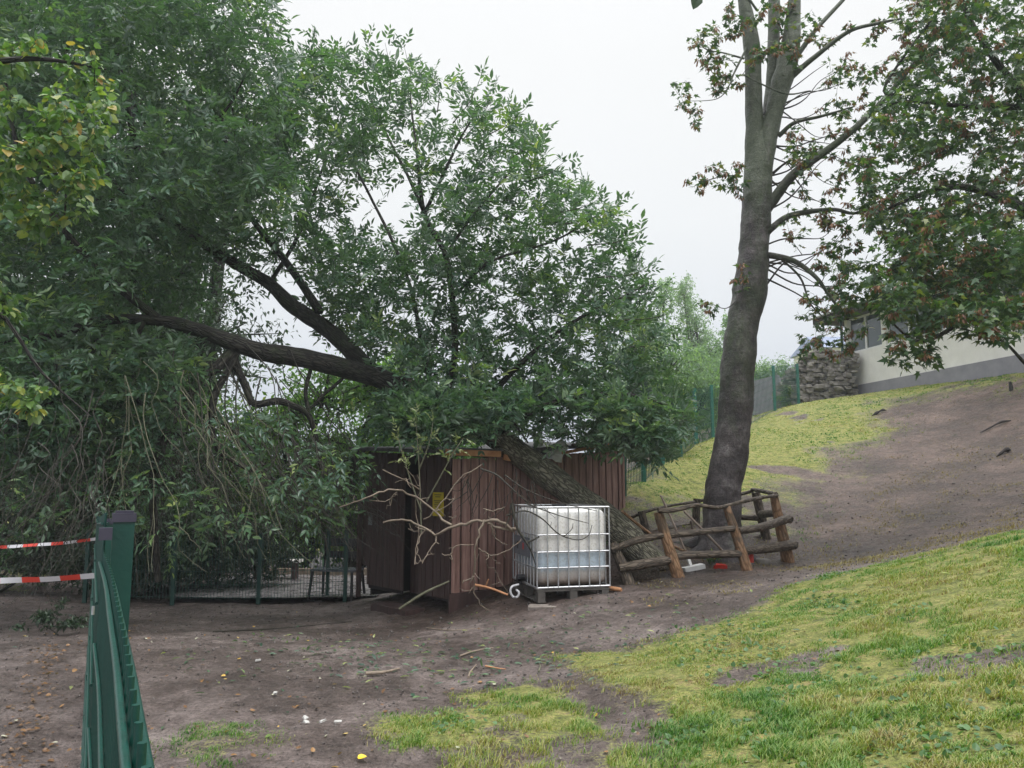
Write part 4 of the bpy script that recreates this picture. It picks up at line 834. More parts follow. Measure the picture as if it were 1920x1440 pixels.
# ------------------------------------------------------------------ shed
def woodmat(name, cols, rough=.6, sc=3):
    return pmat(name, cols, sc, rough, bump=.35, bscale=10, stretch=(6, 6, .6), dist=.006)
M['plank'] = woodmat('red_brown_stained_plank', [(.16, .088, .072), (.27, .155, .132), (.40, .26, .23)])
M['plank_dark_shaded'] = woodmat('dark_and_shaded_plank', [(.040, .023, .021), (.08, .046, .042)], .7)  # side wall: same stain, darkened for wet wood and canopy shade painted in
M['gap'] = pmat('dark_backing', [(.012, .008, .008), (.02, .014, .013)], 5, .9)
S0 = np.array([P(845, 1000, 10.8)[0], 10.8]); rd = unit(np.array([1.5, 1.33])); ldv = unit(np.array([-1.33, 1.5]))
ZB = -.20; RW = 3.66; LW = 2.15
def S(a, b, z): q = S0 + rd * a + ldv * b; return np.array([q[0], q[1], z])   # a along right wall, b along left wall
RD = np.array([*rd, 0]); LD = np.array([*ldv, 0])
zt0 = 1.6 + (905 - 857) / FPX * 10.8; zt1 = 1.6 + (905 - 842) / FPX * 13.2
shed = thing('wooden_shed', S(0, 0, ZB), 'red-brown plank shed crushed under the fallen trunk', 'shed')
r = np.random.default_rng(8)
def topz(a): return zt0 + (zt1 - zt0) * a / RW
# right wall planks
mb = MB(); a = 0.0
while a < RW - .05:
    wd = r.uniform(.145, .175); e = min(a + wd, RW); g = .024
    z1 = topz(a) - .03; off = -.014 + r.normal(0, .003)
    zb = 0.10 + .22 * max(0, (a - 1.2)) + r.normal(0, .008)
    mb.box(S((a + e) / 2, off, (zb + z1) / 2), (e - a - g, .024, z1 - zb), [RD, LD, up3], jit=.0015); a = e + .002
mb.build('wall', M['plank'], shed)
# corner board, backing, skirt
mb = MB(); mb.box(S(.02, -.034, (.10 + zt0) / 2 - .01), (.05, .02, zt0 - .14), [RD, LD, up3]); mb.build('corner_board', M['plank'], shed); mb = MB(); mb.box(S(RW - .03, -.034, 1.2), (.06, .02, 1.7), [RD, LD, up3]); mb.build('corner_board', M['plank'], shed)
bk = MB(); bk.box(S(RW / 2 + .02, .02, (ZB + zt0) / 2), (RW - .05, .03, zt0 - ZB - .06), [RD, LD, up3])
bk.box(S(RW - .02, LW / 2 + .03, (ZB + zt1) / 2), (.03, LW - .1, zt1 - ZB - .1), [RD, LD, up3]); bk.box(S(RW / 2, LW - .02, (ZB + zt0) / 2), (RW - .1, .03, zt0 - ZB - .1), [RD, LD, up3])
bk.build('wall_backing', M['gap'], shed)
mb = MB(); mb.box(S(.5, -.02, -.08), (.98, .03, .34), [RD, LD, up3]); mb.box(S(.06, -.05, -.05), (.24, .03, .30), [RD, LD, up3]); mb.build('skirt_board', M['plank_dark_shaded'], shed)
# left wall with door
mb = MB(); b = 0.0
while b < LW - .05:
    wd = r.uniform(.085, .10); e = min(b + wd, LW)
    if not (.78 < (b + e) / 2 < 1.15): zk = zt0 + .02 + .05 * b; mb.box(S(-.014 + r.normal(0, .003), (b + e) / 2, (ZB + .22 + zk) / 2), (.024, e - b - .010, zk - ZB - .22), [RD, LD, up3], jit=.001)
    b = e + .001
mb.build('side_wall', M['plank_dark_shaded'], shed)  # shade of this side is put into the plank colour
bk = MB(); bk.box(S(.02, .38, .98), (.02, .72, 2.0), [RD, LD, up3]); bk.box(S(.02, 1.66, .98), (.02, .96, 2.04), [RD, LD, up3]); bk.box(S(.03, .96, zt0 - .02), (.02, .44, .13), [RD, LD, up3]); bk.build('side_backing', M['gap'], shed)
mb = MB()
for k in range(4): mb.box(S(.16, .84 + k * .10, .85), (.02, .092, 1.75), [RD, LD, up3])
dr = mb.build('door', M['plank_dark_shaded'], shed); MB().box(S(.135, .86, .8), (.02, .03, .14), [RD, LD, up3]).build('handle', M['steel'], dr)
# small board annex at the left with notice squares
mb = MB(); mb.box(S(.05, LW + .12, .92), (.04, .22, 1.25), [RD, LD, up3]); mb.box(S(-.02, LW + .24, .55), (.07, .05, 1.5), [RD, LD, up3]); mb.build('side_panel', M['plank_dark_shaded'], shed)
# threshold and step
mb = MB(); mb.box(S(-.22, .95, ZB - .01), (.34, .9, .12), [RD, LD, up3]); mb.build('step', M['plank_dark_shaded'], shed)
# roof boards with overhang, bent where the trunk came down
M['roofboard'] = woodmat('weathered_roof_board', [(.05, .035, .03), (.11, .08, .07)], .8)
M['felt'] = pmat('grey_roofing_felt', [(.05, .05, .052), (.10, .10, .10)], 7, .9, bump=.5)
nx, ny = 24, 14; av = np.linspace(-.28, RW + .22, nx); bv = np.linspace(-.16, LW + .22, ny); V = []
for a in av:
    for b in bv:
        z = topz(np.clip(a, 0, RW)) + .045 + .05 * b; z -= .16 * math.exp(-((a - 1.5 - .2 * b) / .45) ** 2) * (b > -.1); z += r.normal(0, .004)
        V.append(S(a, b, z))
V = np.array(V); top = V + [0, 0, .05]; AV = np.vstack([V, top]); F = []; o2 = len(V)
for i in range(nx - 1):
    for j in range(ny - 1):
        q = i * ny + j; F += [[q, q + ny, q + ny + 1, q + 1], [q + o2, q + 1 + o2, q + ny + 1 + o2, q + ny + o2]]
for i in range(nx - 1): F += [[i * ny, i * ny + o2, (i + 1) * ny + o2, (i + 1) * ny], [i * ny + ny - 1, (i + 1) * ny + ny - 1, (i + 1) * ny + ny - 1 + o2, i * ny + ny - 1 + o2]]
for j in range(ny - 1): F += [[j, j + 1, j + 1 + o2, j + o2], [(nx - 1) * ny + j, (nx - 1) * ny + j + o2, (nx - 1) * ny + j + 1 + o2, (nx - 1) * ny + j + 1]]
roof = put('roof', AV, [np.array(F)], M['felt'], shed)
mb = MB(); mb.bar(S(-.24, -.185, zt0 + .055), S(.75, -.185, zt0 + .05), .022, .085); mb.build('fascia_board', M['fresh_wood'], shed)
mb = MB(); mb.bar(S(.80, -.19, zt0 + .01), S(1.6, -.2, zt0 - .1), .022, .08); mb.bar(S(2.0, -.19, topz(2) - .02), S(RW - .55, -.185, topz(RW - .5) + .075), .022, .05); mb.build('fascia_board', M['fresh_wood'], shed)
mb = MB(); mb.bar(S(2.2, -.22, topz(2.2) + .10), S(RW - .5, -.2, topz(RW) + .13), .05, .03); mb.bar(S(2.6, -.10, topz(2.6) + .13), S(RW + .0, -.14, topz(RW) + .11), .06, .025); mb.build('roof_batten', M['roofboard'], shed)
# torn white roofing sheet
def crumple(name, quad, nx, ny, amp, mat, parent, seed, thick=.004, holes=.0):
    r = np.random.default_rng(seed); A, B, C, D = [np.asarray(q, float) for q in quad]; V = []
    nrm = np.cross(B - A, D - A); nrm /= np.linalg.norm(nrm)
    for i in range(nx):
        for j in range(ny):
            u, v = i / (nx - 1), j / (ny - 1); q = A * (1 - u) * (1 - v) + B * u * (1 - v) + C * u * v + D * (1 - u) * v
            edge = (i in (0, nx - 1)) or (j in (0, ny - 1))
            V.append(q + nrm * amp * r.normal() + (r.normal(0, amp * .8, 3) if edge else 0))
    V = np.array(V); F = [[i * ny + j, (i + 1) * ny + j, (i + 1) * ny + j + 1, i * ny + j + 1] for i in range(nx - 1) for j in range(ny - 1) if r.random() > holes]
    n = len(V); F2 = [[a + n, d + n, c + n, b + n] for a, b, c, d in F]
    return put(name, np.vstack([V, V + nrm * thick]), [np.array(F + F2)], mat, parent)
M['white_sheet'] = pmat('torn_white_sheet', [(.45, .44, .44), (.8, .8, .8)], 9, .4)
crumple('torn_sheet', [P(1000, 846, 11.75), P(1050, 868, 11.9), P(1068, 828, 12.1), P(1002, 828, 12.0)], 8, 6, .025, M['white_sheet'], shed, 3, holes=.12)
crumple('torn_sheet', [P(828, 840, 10.6), P(858, 842, 10.6), P(856, 826, 10.9), P(832, 828, 10.9)], 4, 3, .015, M['white_sheet'], shed, 4)
crumple('torn_sheet', [P(1086, 832, 12.0), P(1100, 832, 12.0), P(1099, 822, 12.1), P(1086, 824, 12.1)], 3, 3, .012, M['white_sheet'], shed, 6)
# yellow notice on the side wall
nb = S(-.045, .24, 1.30); ns = thing('notice', nb, 'yellow notice sheet pinned to the dark side wall of the shed', 'notice')
MB().box(nb, (.010, .25, .33), [RD, LD, up3]).build('sheet', pmat('yellow_sheet', [(.42, .33, .02), (.55, .44, .03)], 6, .6), ns)
mb = MB()
for k, wd in enumerate((.16, .12, 0, .19, .15, .17, .13, 0, .17, .10)):
    if wd: mb.box(nb + RD * -.0065 + up3 * (.13 - k * .028), (.002, wd, .010), [RD, LD, up3])
mb.build('text_lines', M['black'], ns)
for k, (bb, z, cc, lab) in enumerate(((LW - .12, 1.02, (.18, .19, .20), 'small grey notice on the shed side wall near its far left corner'), (LW - .25, 1.42, (.16, .24, .14), 'small green notice high on the shed side wall at the far left corner'))):
    q = S(-.05, bb, z); o = MB().box(q, (.008, .10, .16 if k == 0 else .11), [RD, LD, up3]).build('notice', pmat('notice_%d' % k, [cc], 5, .6), None, origin=q); setp(o, lab, 'notice')

# ------------------------------------------------------------------ IBC water tank
c0 = P(1007, 1103, 9.55); fx = unit(np.array([.97, .26])); bx_ = np.array([-fx[1], fx[0]])
FX = np.array([*fx, 0]); BX = np.array([*bx_, 0]); TW, TDp, TH = .945, 1.10, .95
z0 = c0[2]
def T(a, b, z): return np.array([c0[0], c0[1], z0]) + FX * a + BX * b + up3 * z
ibc = thing('water_tank', T(TW / 2, TDp / 2, -.16), 'white plastic bulk water tank in a steel cage standing beside the shed', 'water tank')
def rbox(mb, f, cx, cy, cz, sx, sy, sz, rad=.09, seg=5, bulge=0):
    """rounded box in tank axes"""
    zs = []; prof = [(rad * (1 - math.sin(t)), rad * (1 - math.cos(t))) for t in np.linspace(0, math.pi / 2, seg)]
    levels = [(-sz / 2 + a, b) for a, b in [(p[0], rad - math.sqrt(max(0, rad ** 2 - (rad - p[0]) ** 2))) for p in prof[::-1]]]
    lv = levels + [(-sz / 2 + rad + (sz - 2 * rad) * k / 8, 0) for k in range(1, 8)] + [(-a, b) for a, b in levels[::-1]]
    ringsV = []
    for z, ins in lv:
        hx, hy = sx / 2 - ins, sy / 2 - ins
        for qx, qy, a0 in ((1, 1, 0), (-1, 1, 90), (-1, -1, 180), (1, -1, 270)):
            for k in range(seg):
                t = R(a0 + 90 * k / (seg - 1)); ringsV.append(f(cx + qx * (hx - rad) + rad * math.cos(t), cy + qy * (hy - rad) + rad * math.sin(t), cz + z))
    n = 4 * seg; F = [[i * n + j, i * n + (j + 1) % n, (i + 1) * n + (j + 1) % n, (i + 1) * n + j] for i in range(len(lv) - 1) for j in range(n)]
    mb.add(np.array(ringsV), F)
    for e in (0, len(lv) - 1):
        ring = np.array(ringsV[e * n:(e + 1) * n]); cc = ring.mean(0); mb.add(np.vstack([ring, cc]), [[n, j, (j + 1) % n] for j in range(n)])
m, nt_, b_ = newmat('milky_tank_plastic')
tcn = N(nt_, 'ShaderNodeTexCoord'); spx = N(nt_, 'ShaderNodeSeparateXYZ'); nt_.links.new(tcn.outputs['Object'], spx.inputs[0])
nn = N(nt_, 'ShaderNodeTexNoise', i_Scale=6.0, i_Detail=6.0); mpp = N(nt_, 'ShaderNodeMapping'); mpp.inputs['Scale'].default_value = (3, 3, .6); nt_.links.new(tcn.outputs['Object'], mpp.inputs[0]); nt_.links.new(mpp.outputs[0], nn.inputs['Vector'])
zz = N(nt_, 'ShaderNodeMath', operation='MULTIPLY_ADD', i_1=.10); nt_.links.new(nn.outputs[0], zz.inputs[0]); nt_.links.new(spx.outputs['Z'], zz.inputs[2])
zr = N(nt_, 'ShaderNodeMapRange'); zr.inputs[1].default_value = .16; zr.inputs[2].default_value = 1.2; nt_.links.new(zz.outputs[0], zr.inputs[0])
rr_ = rampnode(nt_, [(0, (.10, .07, .055)), (.09, (.22, .17, .14)), (.22, (.44, .42, .41)), (.27, (.42, .50, .58)), (.44, (.46, .54, .62)), (.47, (.72, .71, .69)), (.8, (.80, .79, .77)), (1, (.85, .85, .84))], zr.outputs[0])
gm_ = N(nt_, 'ShaderNodeTexNoise', i_Scale=40.0, i_Detail=4.0); nt_.links.new(tcn.outputs['Object'], gm_.inputs['Vector'])
gr_ = rampnode(nt_, [(.3, (.75, .73, .68)), (.5, (1, 1, 1))], gm_.outputs[0]); mxx = N(nt_, 'ShaderNodeMix', data_type='RGBA', blend_type='MULTIPLY'); mxx.inputs[0].default_value = 1
nt_.links.new(rr_.outputs[0], mxx.inputs[6]); nt_.links.new(gr_.outputs[0], mxx.inputs[7]); nt_.links.new(mxx.outputs[2], b_.inputs['Base Color'])
b_.inputs['Roughness'].default_value = .35; M['tank'] = m
mb = MB(); rbox(mb, T, TW / 2, TDp / 2, .475, TW - .05, TDp - .05, .93, .085)
bottle = mb.build('bottle', M['tank'], ibc, smooth=True)
MB().tube(np.array([T(TW / 2, TDp / 2, .93), T(TW / 2, TDp / 2, .985)]), .10, 20).build('screw_cap', M['black'], bottle, smooth=True)
mb = MB()
for z in (.0, .235, .425, .63, .965):
    rr = .014 if z in (.0, .965) else .010
    cs_ = [T(0, 0, z), T(TW, 0, z), T(TW, TDp, z), T(0, TDp, z)]
    for k in range(4): mb.tube(np.array([cs_[k], cs_[(k + 1) % 4]]), rr, 6)
for k in range(8):
    a = TW * k / 7; 
    for b in (0, TDp): mb.tube(np.array([T(a, b - .004 if b == 0 else b, .0), T(a, b - .004 if b == 0 else b, .965)]), .0095, 6)
for k in range(1, 8):
    b = TDp * k / 8
    for a in (0, TW): mb.tube(np.array([T(a, b, 0), T(a, b, .965)]), .0095, 6)
mb.tube(np.array([T(.12, 0, .968), T(.30, TDp, .968)]), .012, 6); mb.tube(np.array([T(TW - .12, 0, .968), T(TW - .3, TDp, .968)]), .012, 6)
mb.build('cage', M['steel'], ibc, smooth=True)
mb = MB()
for b in (.05, TDp / 2, TDp - .05): mb.box(T(TW / 2, b, -.035), (TW, .10, .02), [FX, BX, up3])
for a in (.06, TW / 2, TW - .06):
    mb.box(T(a, TDp / 2, -.165), (.10, TDp, .018), [FX, BX, up3])
    for b in (.06, TDp / 2, TDp - .06): mb.box(T(a, b, -.10), (.09, .11, .11), [FX, BX, up3])
mb.build('pallet', pmat('grey_pallet', [(.05, .045, .042), (.12, .11, .10)], 8, .8), ibc)
o = MB().box(T(-.016, .62, .46), (.004, .72, .24), [FX, BX, up3]).build('label_plate', pmat('weathered_label', [(.09, .10, .12), (.16, .17, .2)], 8, .5), ibc)
mb = MB(); mb.box(T(-.020, .55, .46), (.003, .05, .08), [FX, BX, up3]); mb.build('red_mark', pmat('red_mark', [(.5, .02, .02)], 5, .5), o)
mb = MB(); mb.box(T(-.020, .82, .46), (.003, .06, .10), [FX, BX, up3]); mb.build('black_mark', M['black'], o)
mb = MB(); mb.tube(np.array([T(.0, .55, .06), T(-.10, .55, .06)]), .045, 14); mb.tube(np.array([T(-.06, .55, .06), T(-.06, .55, -.02)]), .03, 12); mb.build('valve', M['black'], ibc, smooth=True)
# block under the pallet and hose
bc = P(1018, 1132, 9.45); bc[2] = T(0, 0, -.19)[2] - .055
g_ = thing('concrete_block', bc, 'pale concrete block propping up the near corner of the water tank', 'block')
MB().box(bc, (.34, .24, .11), [unit(np.array([.99, -.12, 0])), unit(np.array([.12, .99, 0])), up3], jit=.004).build('block', pmat('concrete', [(.13, .10, .09), (.3, .27, .24)], 12, .9, bump=.5), g_)
hp_ = catmull(PP([(972, 1096, 9.5), (960, 1100, 9.42), (957, 1110, 9.4), (962, 1119, 9.4), (970, 1119, 9.4), (973, 1111, 9.4), (968, 1106, 9.42)]), 6)
o = MB().tube(hp_, .014, 8).build('hose', pmat('grey_hose', [(.35, .36, .38), (.5, .5, .52)], 9, .45), None, origin=hp_[0], smooth=True); setp(o, 'grey curled hose end hanging at the left foot of the water tank', 'hose')
o = MB().tube(PP([(1143, 1103, 9.9), (1165, 1106, 9.8)]), [.03, .025], 8).build('log_piece', M['fresh_wood'], None, origin=P(1150, 1106, 9.9), smooth=True); setp(o, 'short orange split log lying at the right foot of the water tank', 'log')

# ------------------------------------------------------------------ round log fence
M['log'] = barkmat('log_wood', [(.15, (.022, .017, .012)), (.5, (.075, .055, .040)), (.9, (.15, .12, .09))], ridge=26, bump=.6, rough=.6)
M['log_fresh'] = barkmat('peeled_log', [(.15, (.07, .035, .018)), (.5, (.22, .12, .06)), (.9, (.32, .20, .12))], ridge=22, bump=.5, rough=.6, moss=((.06, .045, .03), .5, .8))
cf = thing('log_fence', P(1340, 1060, 11.2), 'round rustic log fence of tilted posts and rails about the foot of the maple', 'fence')
def gpost(bx, by, d, tx, ty, d2, r0, r1, mat, label=None):
    b = P(bx, by, d); tt = P(tx, ty, d2); b[2] = min(b[2], H(b[0], b[1]) - .05)
    pts = catmull(np.array([b, (b + tt) / 2 + [random.gauss(0, .015), 0, 0], tt]), 5)
    o = MB().tube(pts, lerp_r([r0, (r0 + r1) / 2, r1], len(pts)), 14, rough=.12, seed=int(bx) % 17).build('post', mat, cf, smooth=True)
    if label: o['label'] = label
gpost(1274, 1084, 10.3, 1234, 960, 10.3, .085, .062, M['log_fresh'])
gpost(1403, 1073, 10.5, 1362, 950, 10.6, .075, .055, M['log_fresh'])
gpost(1479, 1056, 11.6, 1451, 930, 11.6, .10, .062, M['log_fresh'])
gpost(1441, 1025, 12.6, 1417, 923, 12.6, .08, .07, M['log'])
gpost(1305, 1035, 12.8, 1307, 935, 12.8, .07, .06, M['log'])
gpost(1220, 1020, 12.3, 1202, 958, 12.3, .07, .06, M['log'])
gpost(1182, 1105, 10.2, 1148, 1018, 10.3, .085, .06, M['log'])
def rail(L, rs, mat=None):
    pts = catmull(PP(L), 5); MB().tube(pts, lerp_r(rs, len(pts)), 11, rough=.14, seed=int(L[0][0]) % 13).build('rail', mat or M['log'], cf, smooth=True)
rail([(1234, 957, 10.2), (1266, 956, 10.25), (1307, 947, 10.35), (1345, 952, 10.45), (1391, 941, 10.8), (1428, 933, 11.2), (1457, 929, 11.55)], [.036, .034, .028, .028, .026, .026, .026])
rail([(1410, 918, 12.5), (1435, 922, 12.1), (1455, 927, 11.6)], [.03, .034, .036])
rail([(1412, 920, 12.6), (1390, 926, 12.65), (1340, 935, 12.75), (1304, 940, 12.8)], [.03, .026, .024, .028])
rail([(1308, 941, 12.8), (1262, 947, 12.6), (1215, 958, 12.4), (1184, 970, 12.3)], [.03, .02, .026, .024])
rail([(1249, 1004, 10.32), (1300, 999, 10.36), (1376, 991, 10.5)], [.048, .044, .042])
rail([(1383, 996, 10.6), (1430, 988, 11.0), (1478, 972, 11.5)], [.05, .06, .06])
rail([(1243, 1003, 10.28), (1195, 1013, 10.25), (1146, 1031, 10.2)], [.045, .048, .04])
rail([(1217, 998, 12.35), (1260, 990, 12.5), (1300, 982, 12.75)], [.04, .045, .045])
rail([(1380, 970, 12.7), (1425, 971, 12.6)], [.045, .05])
rail([(1427, 964, 12.5), (1452, 963, 11.9), (1483, 975, 11.6)], [.06, .06, .055])
rail([(1256, 1043, 10.34), (1320, 1040, 10.4), (1392, 1038, 10.52)], [.052, .05, .052])
rail([(1392, 1033, 10.6), (1440, 1028, 11.1), (1488, 1021, 11.55)], [.055, .07, .072])
rail([(1258, 1049, 10.3), (1205, 1058, 10.22), (1160, 1065, 10.15)], [.065, .065, .055])
rail([(1225, 1025, 12.35), (1262, 1022, 12.5), (1302, 1020, 12.75)], [.045, .045, .045])
rail([(1385, 1012, 12.7), (1438, 1006, 12.6)], [.055, .055])
# poles, boards and litter inside the log fence
def stick(name, L, rs, mat, label, cat, n=4):
    pts = catmull(PP(L), n); o = MB().tube(pts, lerp_r(rs, len(pts)), 8, rough=.05).build(name, mat, None, origin=pts[0], smooth=True); setp(o, label, cat); return o
M['handle'] = pmat('worn_handle_wood', [(.20, .15, .12), (.33, .27, .23)], 8, .6)
stick('wooden_pole', [(1285, 1034, 10.9), (1262, 980, 10.85), (1239, 929, 10.8)], [.016, .016, .015], M['handle'], 'thin pale pole, tallest and steepest inside the log fence', 'pole')
stick('wooden_pole', [(1356, 1034, 11.1), (1318, 994, 11.0), (1282, 958, 10.9)], [.018, .018, .017], M['handle'], 'pale pole slanting down rightwards to the maple foot inside the log fence', 'pole')
stick('wooden_pole', [(1226, 1006, 10.7), (1196, 983, 10.6), (1166, 958, 10.5)], [.022, .021, .02], M['log_fresh'], 'reddish pole against the fallen trunk left of the log fence', 'pole')
stick('wooden_pole', [(1288, 1036, 10.9), (1275, 1030, 10.7), (1262, 1024, 10.6)], [.02, .02, .018], M['log_fresh'], 'short reddish stick low behind the left posts', 'stick')
stick('wooden_pole', [(1304, 1016, 12.2), (1298, 990, 12.1), (1295, 975, 12.0)], [.018, .018, .015], M['handle'], 'short pale stake leaning by the back post of the log fence', 'stake')
def gz(q, dz=.02): q = q.copy(); q[2] = max(q[2], H(q[0], q[1]) + dz); return q
mb = MB(); a = P(1281, 1069, 10.6); b = P(1318, 1061, 10.7); mb.bar(a, b, .12, .06); mb.bar(P(1290, 1046, 10.75), P(1297, 1066, 10.66), .04, .03); o = mb.build('white_board', pmat('white_chipboard', [(.6, .6, .6), (.78, .78, .78)], 8, .5), None, origin=a); setp(o, 'white broken board lying under the lowest front rail of the log fence', 'board')
M['red'] = pmat('red_plastic', [(.45, .02, .012), (.6, .035, .02)], 6, .4)
for k, (x, y, d, s, lab) in enumerate(((1350, 1064, 10.75, (.17, .09, .07), 'long red plastic scrap on the ground in front of the maple foot'), (1409, 1048, 11.0, (.06, .07, .10), 'small red plastic scrap right beside the second front post of the log fence'))):
    q = P(x, y, d); mb = MB(); mb.box(q, s, jit=.008); mb.box(q + [0, 0, s[2] * .6], (s[0] * .6, s[1] * .6, s[2] * .3), jit=.006); o = mb.build('red_scrap', M['red'], None, origin=q); setp(o, lab, 'rubbish')
q = P(1335, 1052, 11.0); bush('weed', gz(q, 0), 'little green weed growing at the foot of the maple trunk', 'plant', [(0, 0, .08, .1, .08, .09)], 160, .07, M['linden_leaf'], 400, rad=.005)
# root stumps of the fallen tree
r = np.random.default_rng(12)
for k, (x, y, d, s, lab) in enumerate(((1204, 1098, 10.5, .16, 'torn clump of roots and earth at the base of the fallen trunk'), (1235, 1092, 10.8, .13, 'smaller earth clod right of the torn root clump'), (1430, 1046, 11.3, .08, 'grey rubble stone inside the right part of the log fence'))):
    q = P(x, y, d); q[2] = H(q[0], q[1]) + s * .3; mb = MB(); blob(mb, q, s, r, (1.5, 1, .7)); o = mb.build('earth_clod' if k < 2 else 'stone', M['log'] if k < 2 else M['stone'], None, origin=q, smooth=True); setp(o, lab, 'clod' if k < 2 else 'stone')

# ------------------------------------------------------------------ dead pale branch in front of the shed
def C1(x, y, d=9.55): return P(640 + x / 3.4286, 780 + y / 3.4286, d)
db_ = thing('broken_branch', C1(1130, 720), 'bare pale forked branch hanging in front of the shed planks', 'branch')
BR = [([(1130, 725), (1020, 680), (920, 668), (800, 690), (700, 720), (610, 765), (520, 710), (450, 675), (360, 668), (268, 686)], .030, .014),
 ([(610, 765), (592, 830), (545, 900), (520, 948)], .013, .008), ([(540, 732), (492, 810), (485, 885), (520, 935)], .011, .006), ([(520, 925), (470, 955)], .008, .006),
 ([(-10, 585), (110, 545), (230, 492), (340, 478), (470, 512), (590, 602), (640, 662), (712, 702)], .011, .022), ([(355, 490), (290, 545), (180, 540)], .010, .005), ([(355, 488), (322, 550), (290, 598)], .010, .005),
 ([(265, 345), (400, 412), (500, 470)], .009, .011), ([(415, 330), (470, 420), (512, 472), (490, 520), (475, 620), (495, 700), (490, 780), (480, 860), (472, 955)], .006, .009),
 ([(528, 665), (620, 600), (700, 480), (790, 380), (905, 310)], .013, .008), ([(610, 612), (700, 565), (735, 500)], .009, .004), ([(430, 725), (475, 748), (500, 735)], .008, .006),
 ([(920, 665), (885, 760), (865, 850), (855, 1000), (855, 1100), (880, 1180), (935, 1250)], .020, .009), ([(780, 1075), (855, 1035)], .010, .012), ([(820, 1140), (850, 1095)], .006, .008),
 ([(880, 850), (940, 885), (1010, 890), (1110, 835), (1150, 800)], .012, .006), ([(940, 882), (1022, 945)], .009, .006), ([(648, 886), (700, 890), (722, 942)], .008, .006), ([(700, 888), (740, 840), (850, 828)], .009, .008),
 ([(930, 940), (1000, 1020), (1078, 1145)], .006, .005), ([(940, 690), (1010, 720), (1110, 742)], .022, .026), ([(915, 595), (980, 612), (1048, 585)], .011, .008), ([(960, 700), (985, 780), (1068, 830)], .014, .009), ([(690, 648), (740, 640)], .007, .005), ([(395, 404), (440, 404)], .006, .004)]
mb = MB(); r = np.random.default_rng(14)
for k, (L, a, b) in enumerate(BR):
    ph = r.random() * 6; pts = np.array([C1(x, y, 9.5 + .18 * math.sin((x + y) * .006 + 1) - (x < 500) * .0) for x, y in L]); q = catmull(pts, 3) if len(pts) > 2 else catmull(np.array([pts[0], (pts[0] + pts[1]) / 2 + r.normal(0, .01, 3), pts[1]]), 4)
    q[1:-1] += r.normal(0, .011, (len(q) - 2, 3))
    for _t in range(3 if len(L) > 3 else 1):
        i_ = r.integers(1, len(q)); d_ = unit(r.normal(0, 1, 3) * [1, .5, 1]) * r.uniform(.04, .16); mb.tube(np.array([q[i_ - 1], q[i_ - 1] + d_ * .5 + r.normal(0, .01, 3), q[i_ - 1] + d_]), [.006, .005, .003], 5)
    mb.tube(q, lerp_r([a * .68, b * .72], len(q)), 8, rough=.22, seed=k)
mb.build('limb', M['dead_wood'], db_, smooth=True)
mb = MB(); mb.tube(catmull(np.array([C1(860, 1085, 9.45), C1(960, 1108, 9.4), C1(1070, 1150, 9.35)]), 4), .014, 7, rough=.2); mb.tube(np.array([C1(925, 1105, 9.43), C1(945, 1050, 9.4)]), .008, 6); mb.build('split_end', M['fresh_wood'], db_, smooth=True)
mb = MB()
for L, a, b in (([(1095, 560), (1110, 640), (1135, 730), (1190, 815), (1225, 880), (1250, 960)], .022, .006), ([(1190, 812), (1272, 775)], .013, .010), ([(1060, 640), (1180, 610), (1290, 660), (1380, 745), (1450, 782), (1530, 796), (1590, 765), (1612, 700)], .010, .004), ([(1180, 560), (1400, 640), (1590, 690)], .008, .004), ([(1430, 775), (1480, 730), (1490, 690)], .005, .003), ([(900, 340), (1000, 380), (1100, 470), (1200, 560)], .012, .008), ([(1050, 380), (1200, 480), (1420, 560), (1640, 610)], .009, .004), ([(1090, 560), (1080, 640), (1060, 700)], .010, .006), ([(1340, 715), (1352, 680)], .004, .003), ([(1250, 950), (1252, 1090)], .004, .003)):
    q = catmull(np.array([C1(x, y, 9.3 + .12 * math.sin(x * .01)) for x, y in L] if len(L) > 2 else [C1(*L[0], 9.3), C1((L[0][0] + L[1][0]) / 2, (L[0][1] + L[1][1]) / 2 + 4, 9.3), C1(*L[1], 9.3)]), 5)
    mb.tube(q, lerp_r([a, b], len(q)), 7, rough=.12)
sn = []
for k in range(26):
    x, y = r.uniform(780, 1250), r.uniform(330, 520); q = np.array([C1(x, y, 9.9 + r.normal(0, .2))]); d = np.array([r.normal(0, .3), 0, -1]) ; pts = [q[0]]
    for i in range(5): d = d + r.normal(0, .25, 3); pts.append(pts[-1] + unit(d) * r.uniform(.06, .13))
    mb.tube(np.array(pts), lerp_r([.006, .002], 6), 4, cap=False)
mb.build('dark_twigs', M['twig'], ft, smooth=True)
# dead stick leaning at the shed skirt
stick('broken_stick', [(748, 1142, 10.1), (795, 1112, 10.2), (842, 1090, 10.4)], [.016, .018, .012], M['pale_twig'], 'grey stick leaning from the mud up to the near shed corner', 'stick')

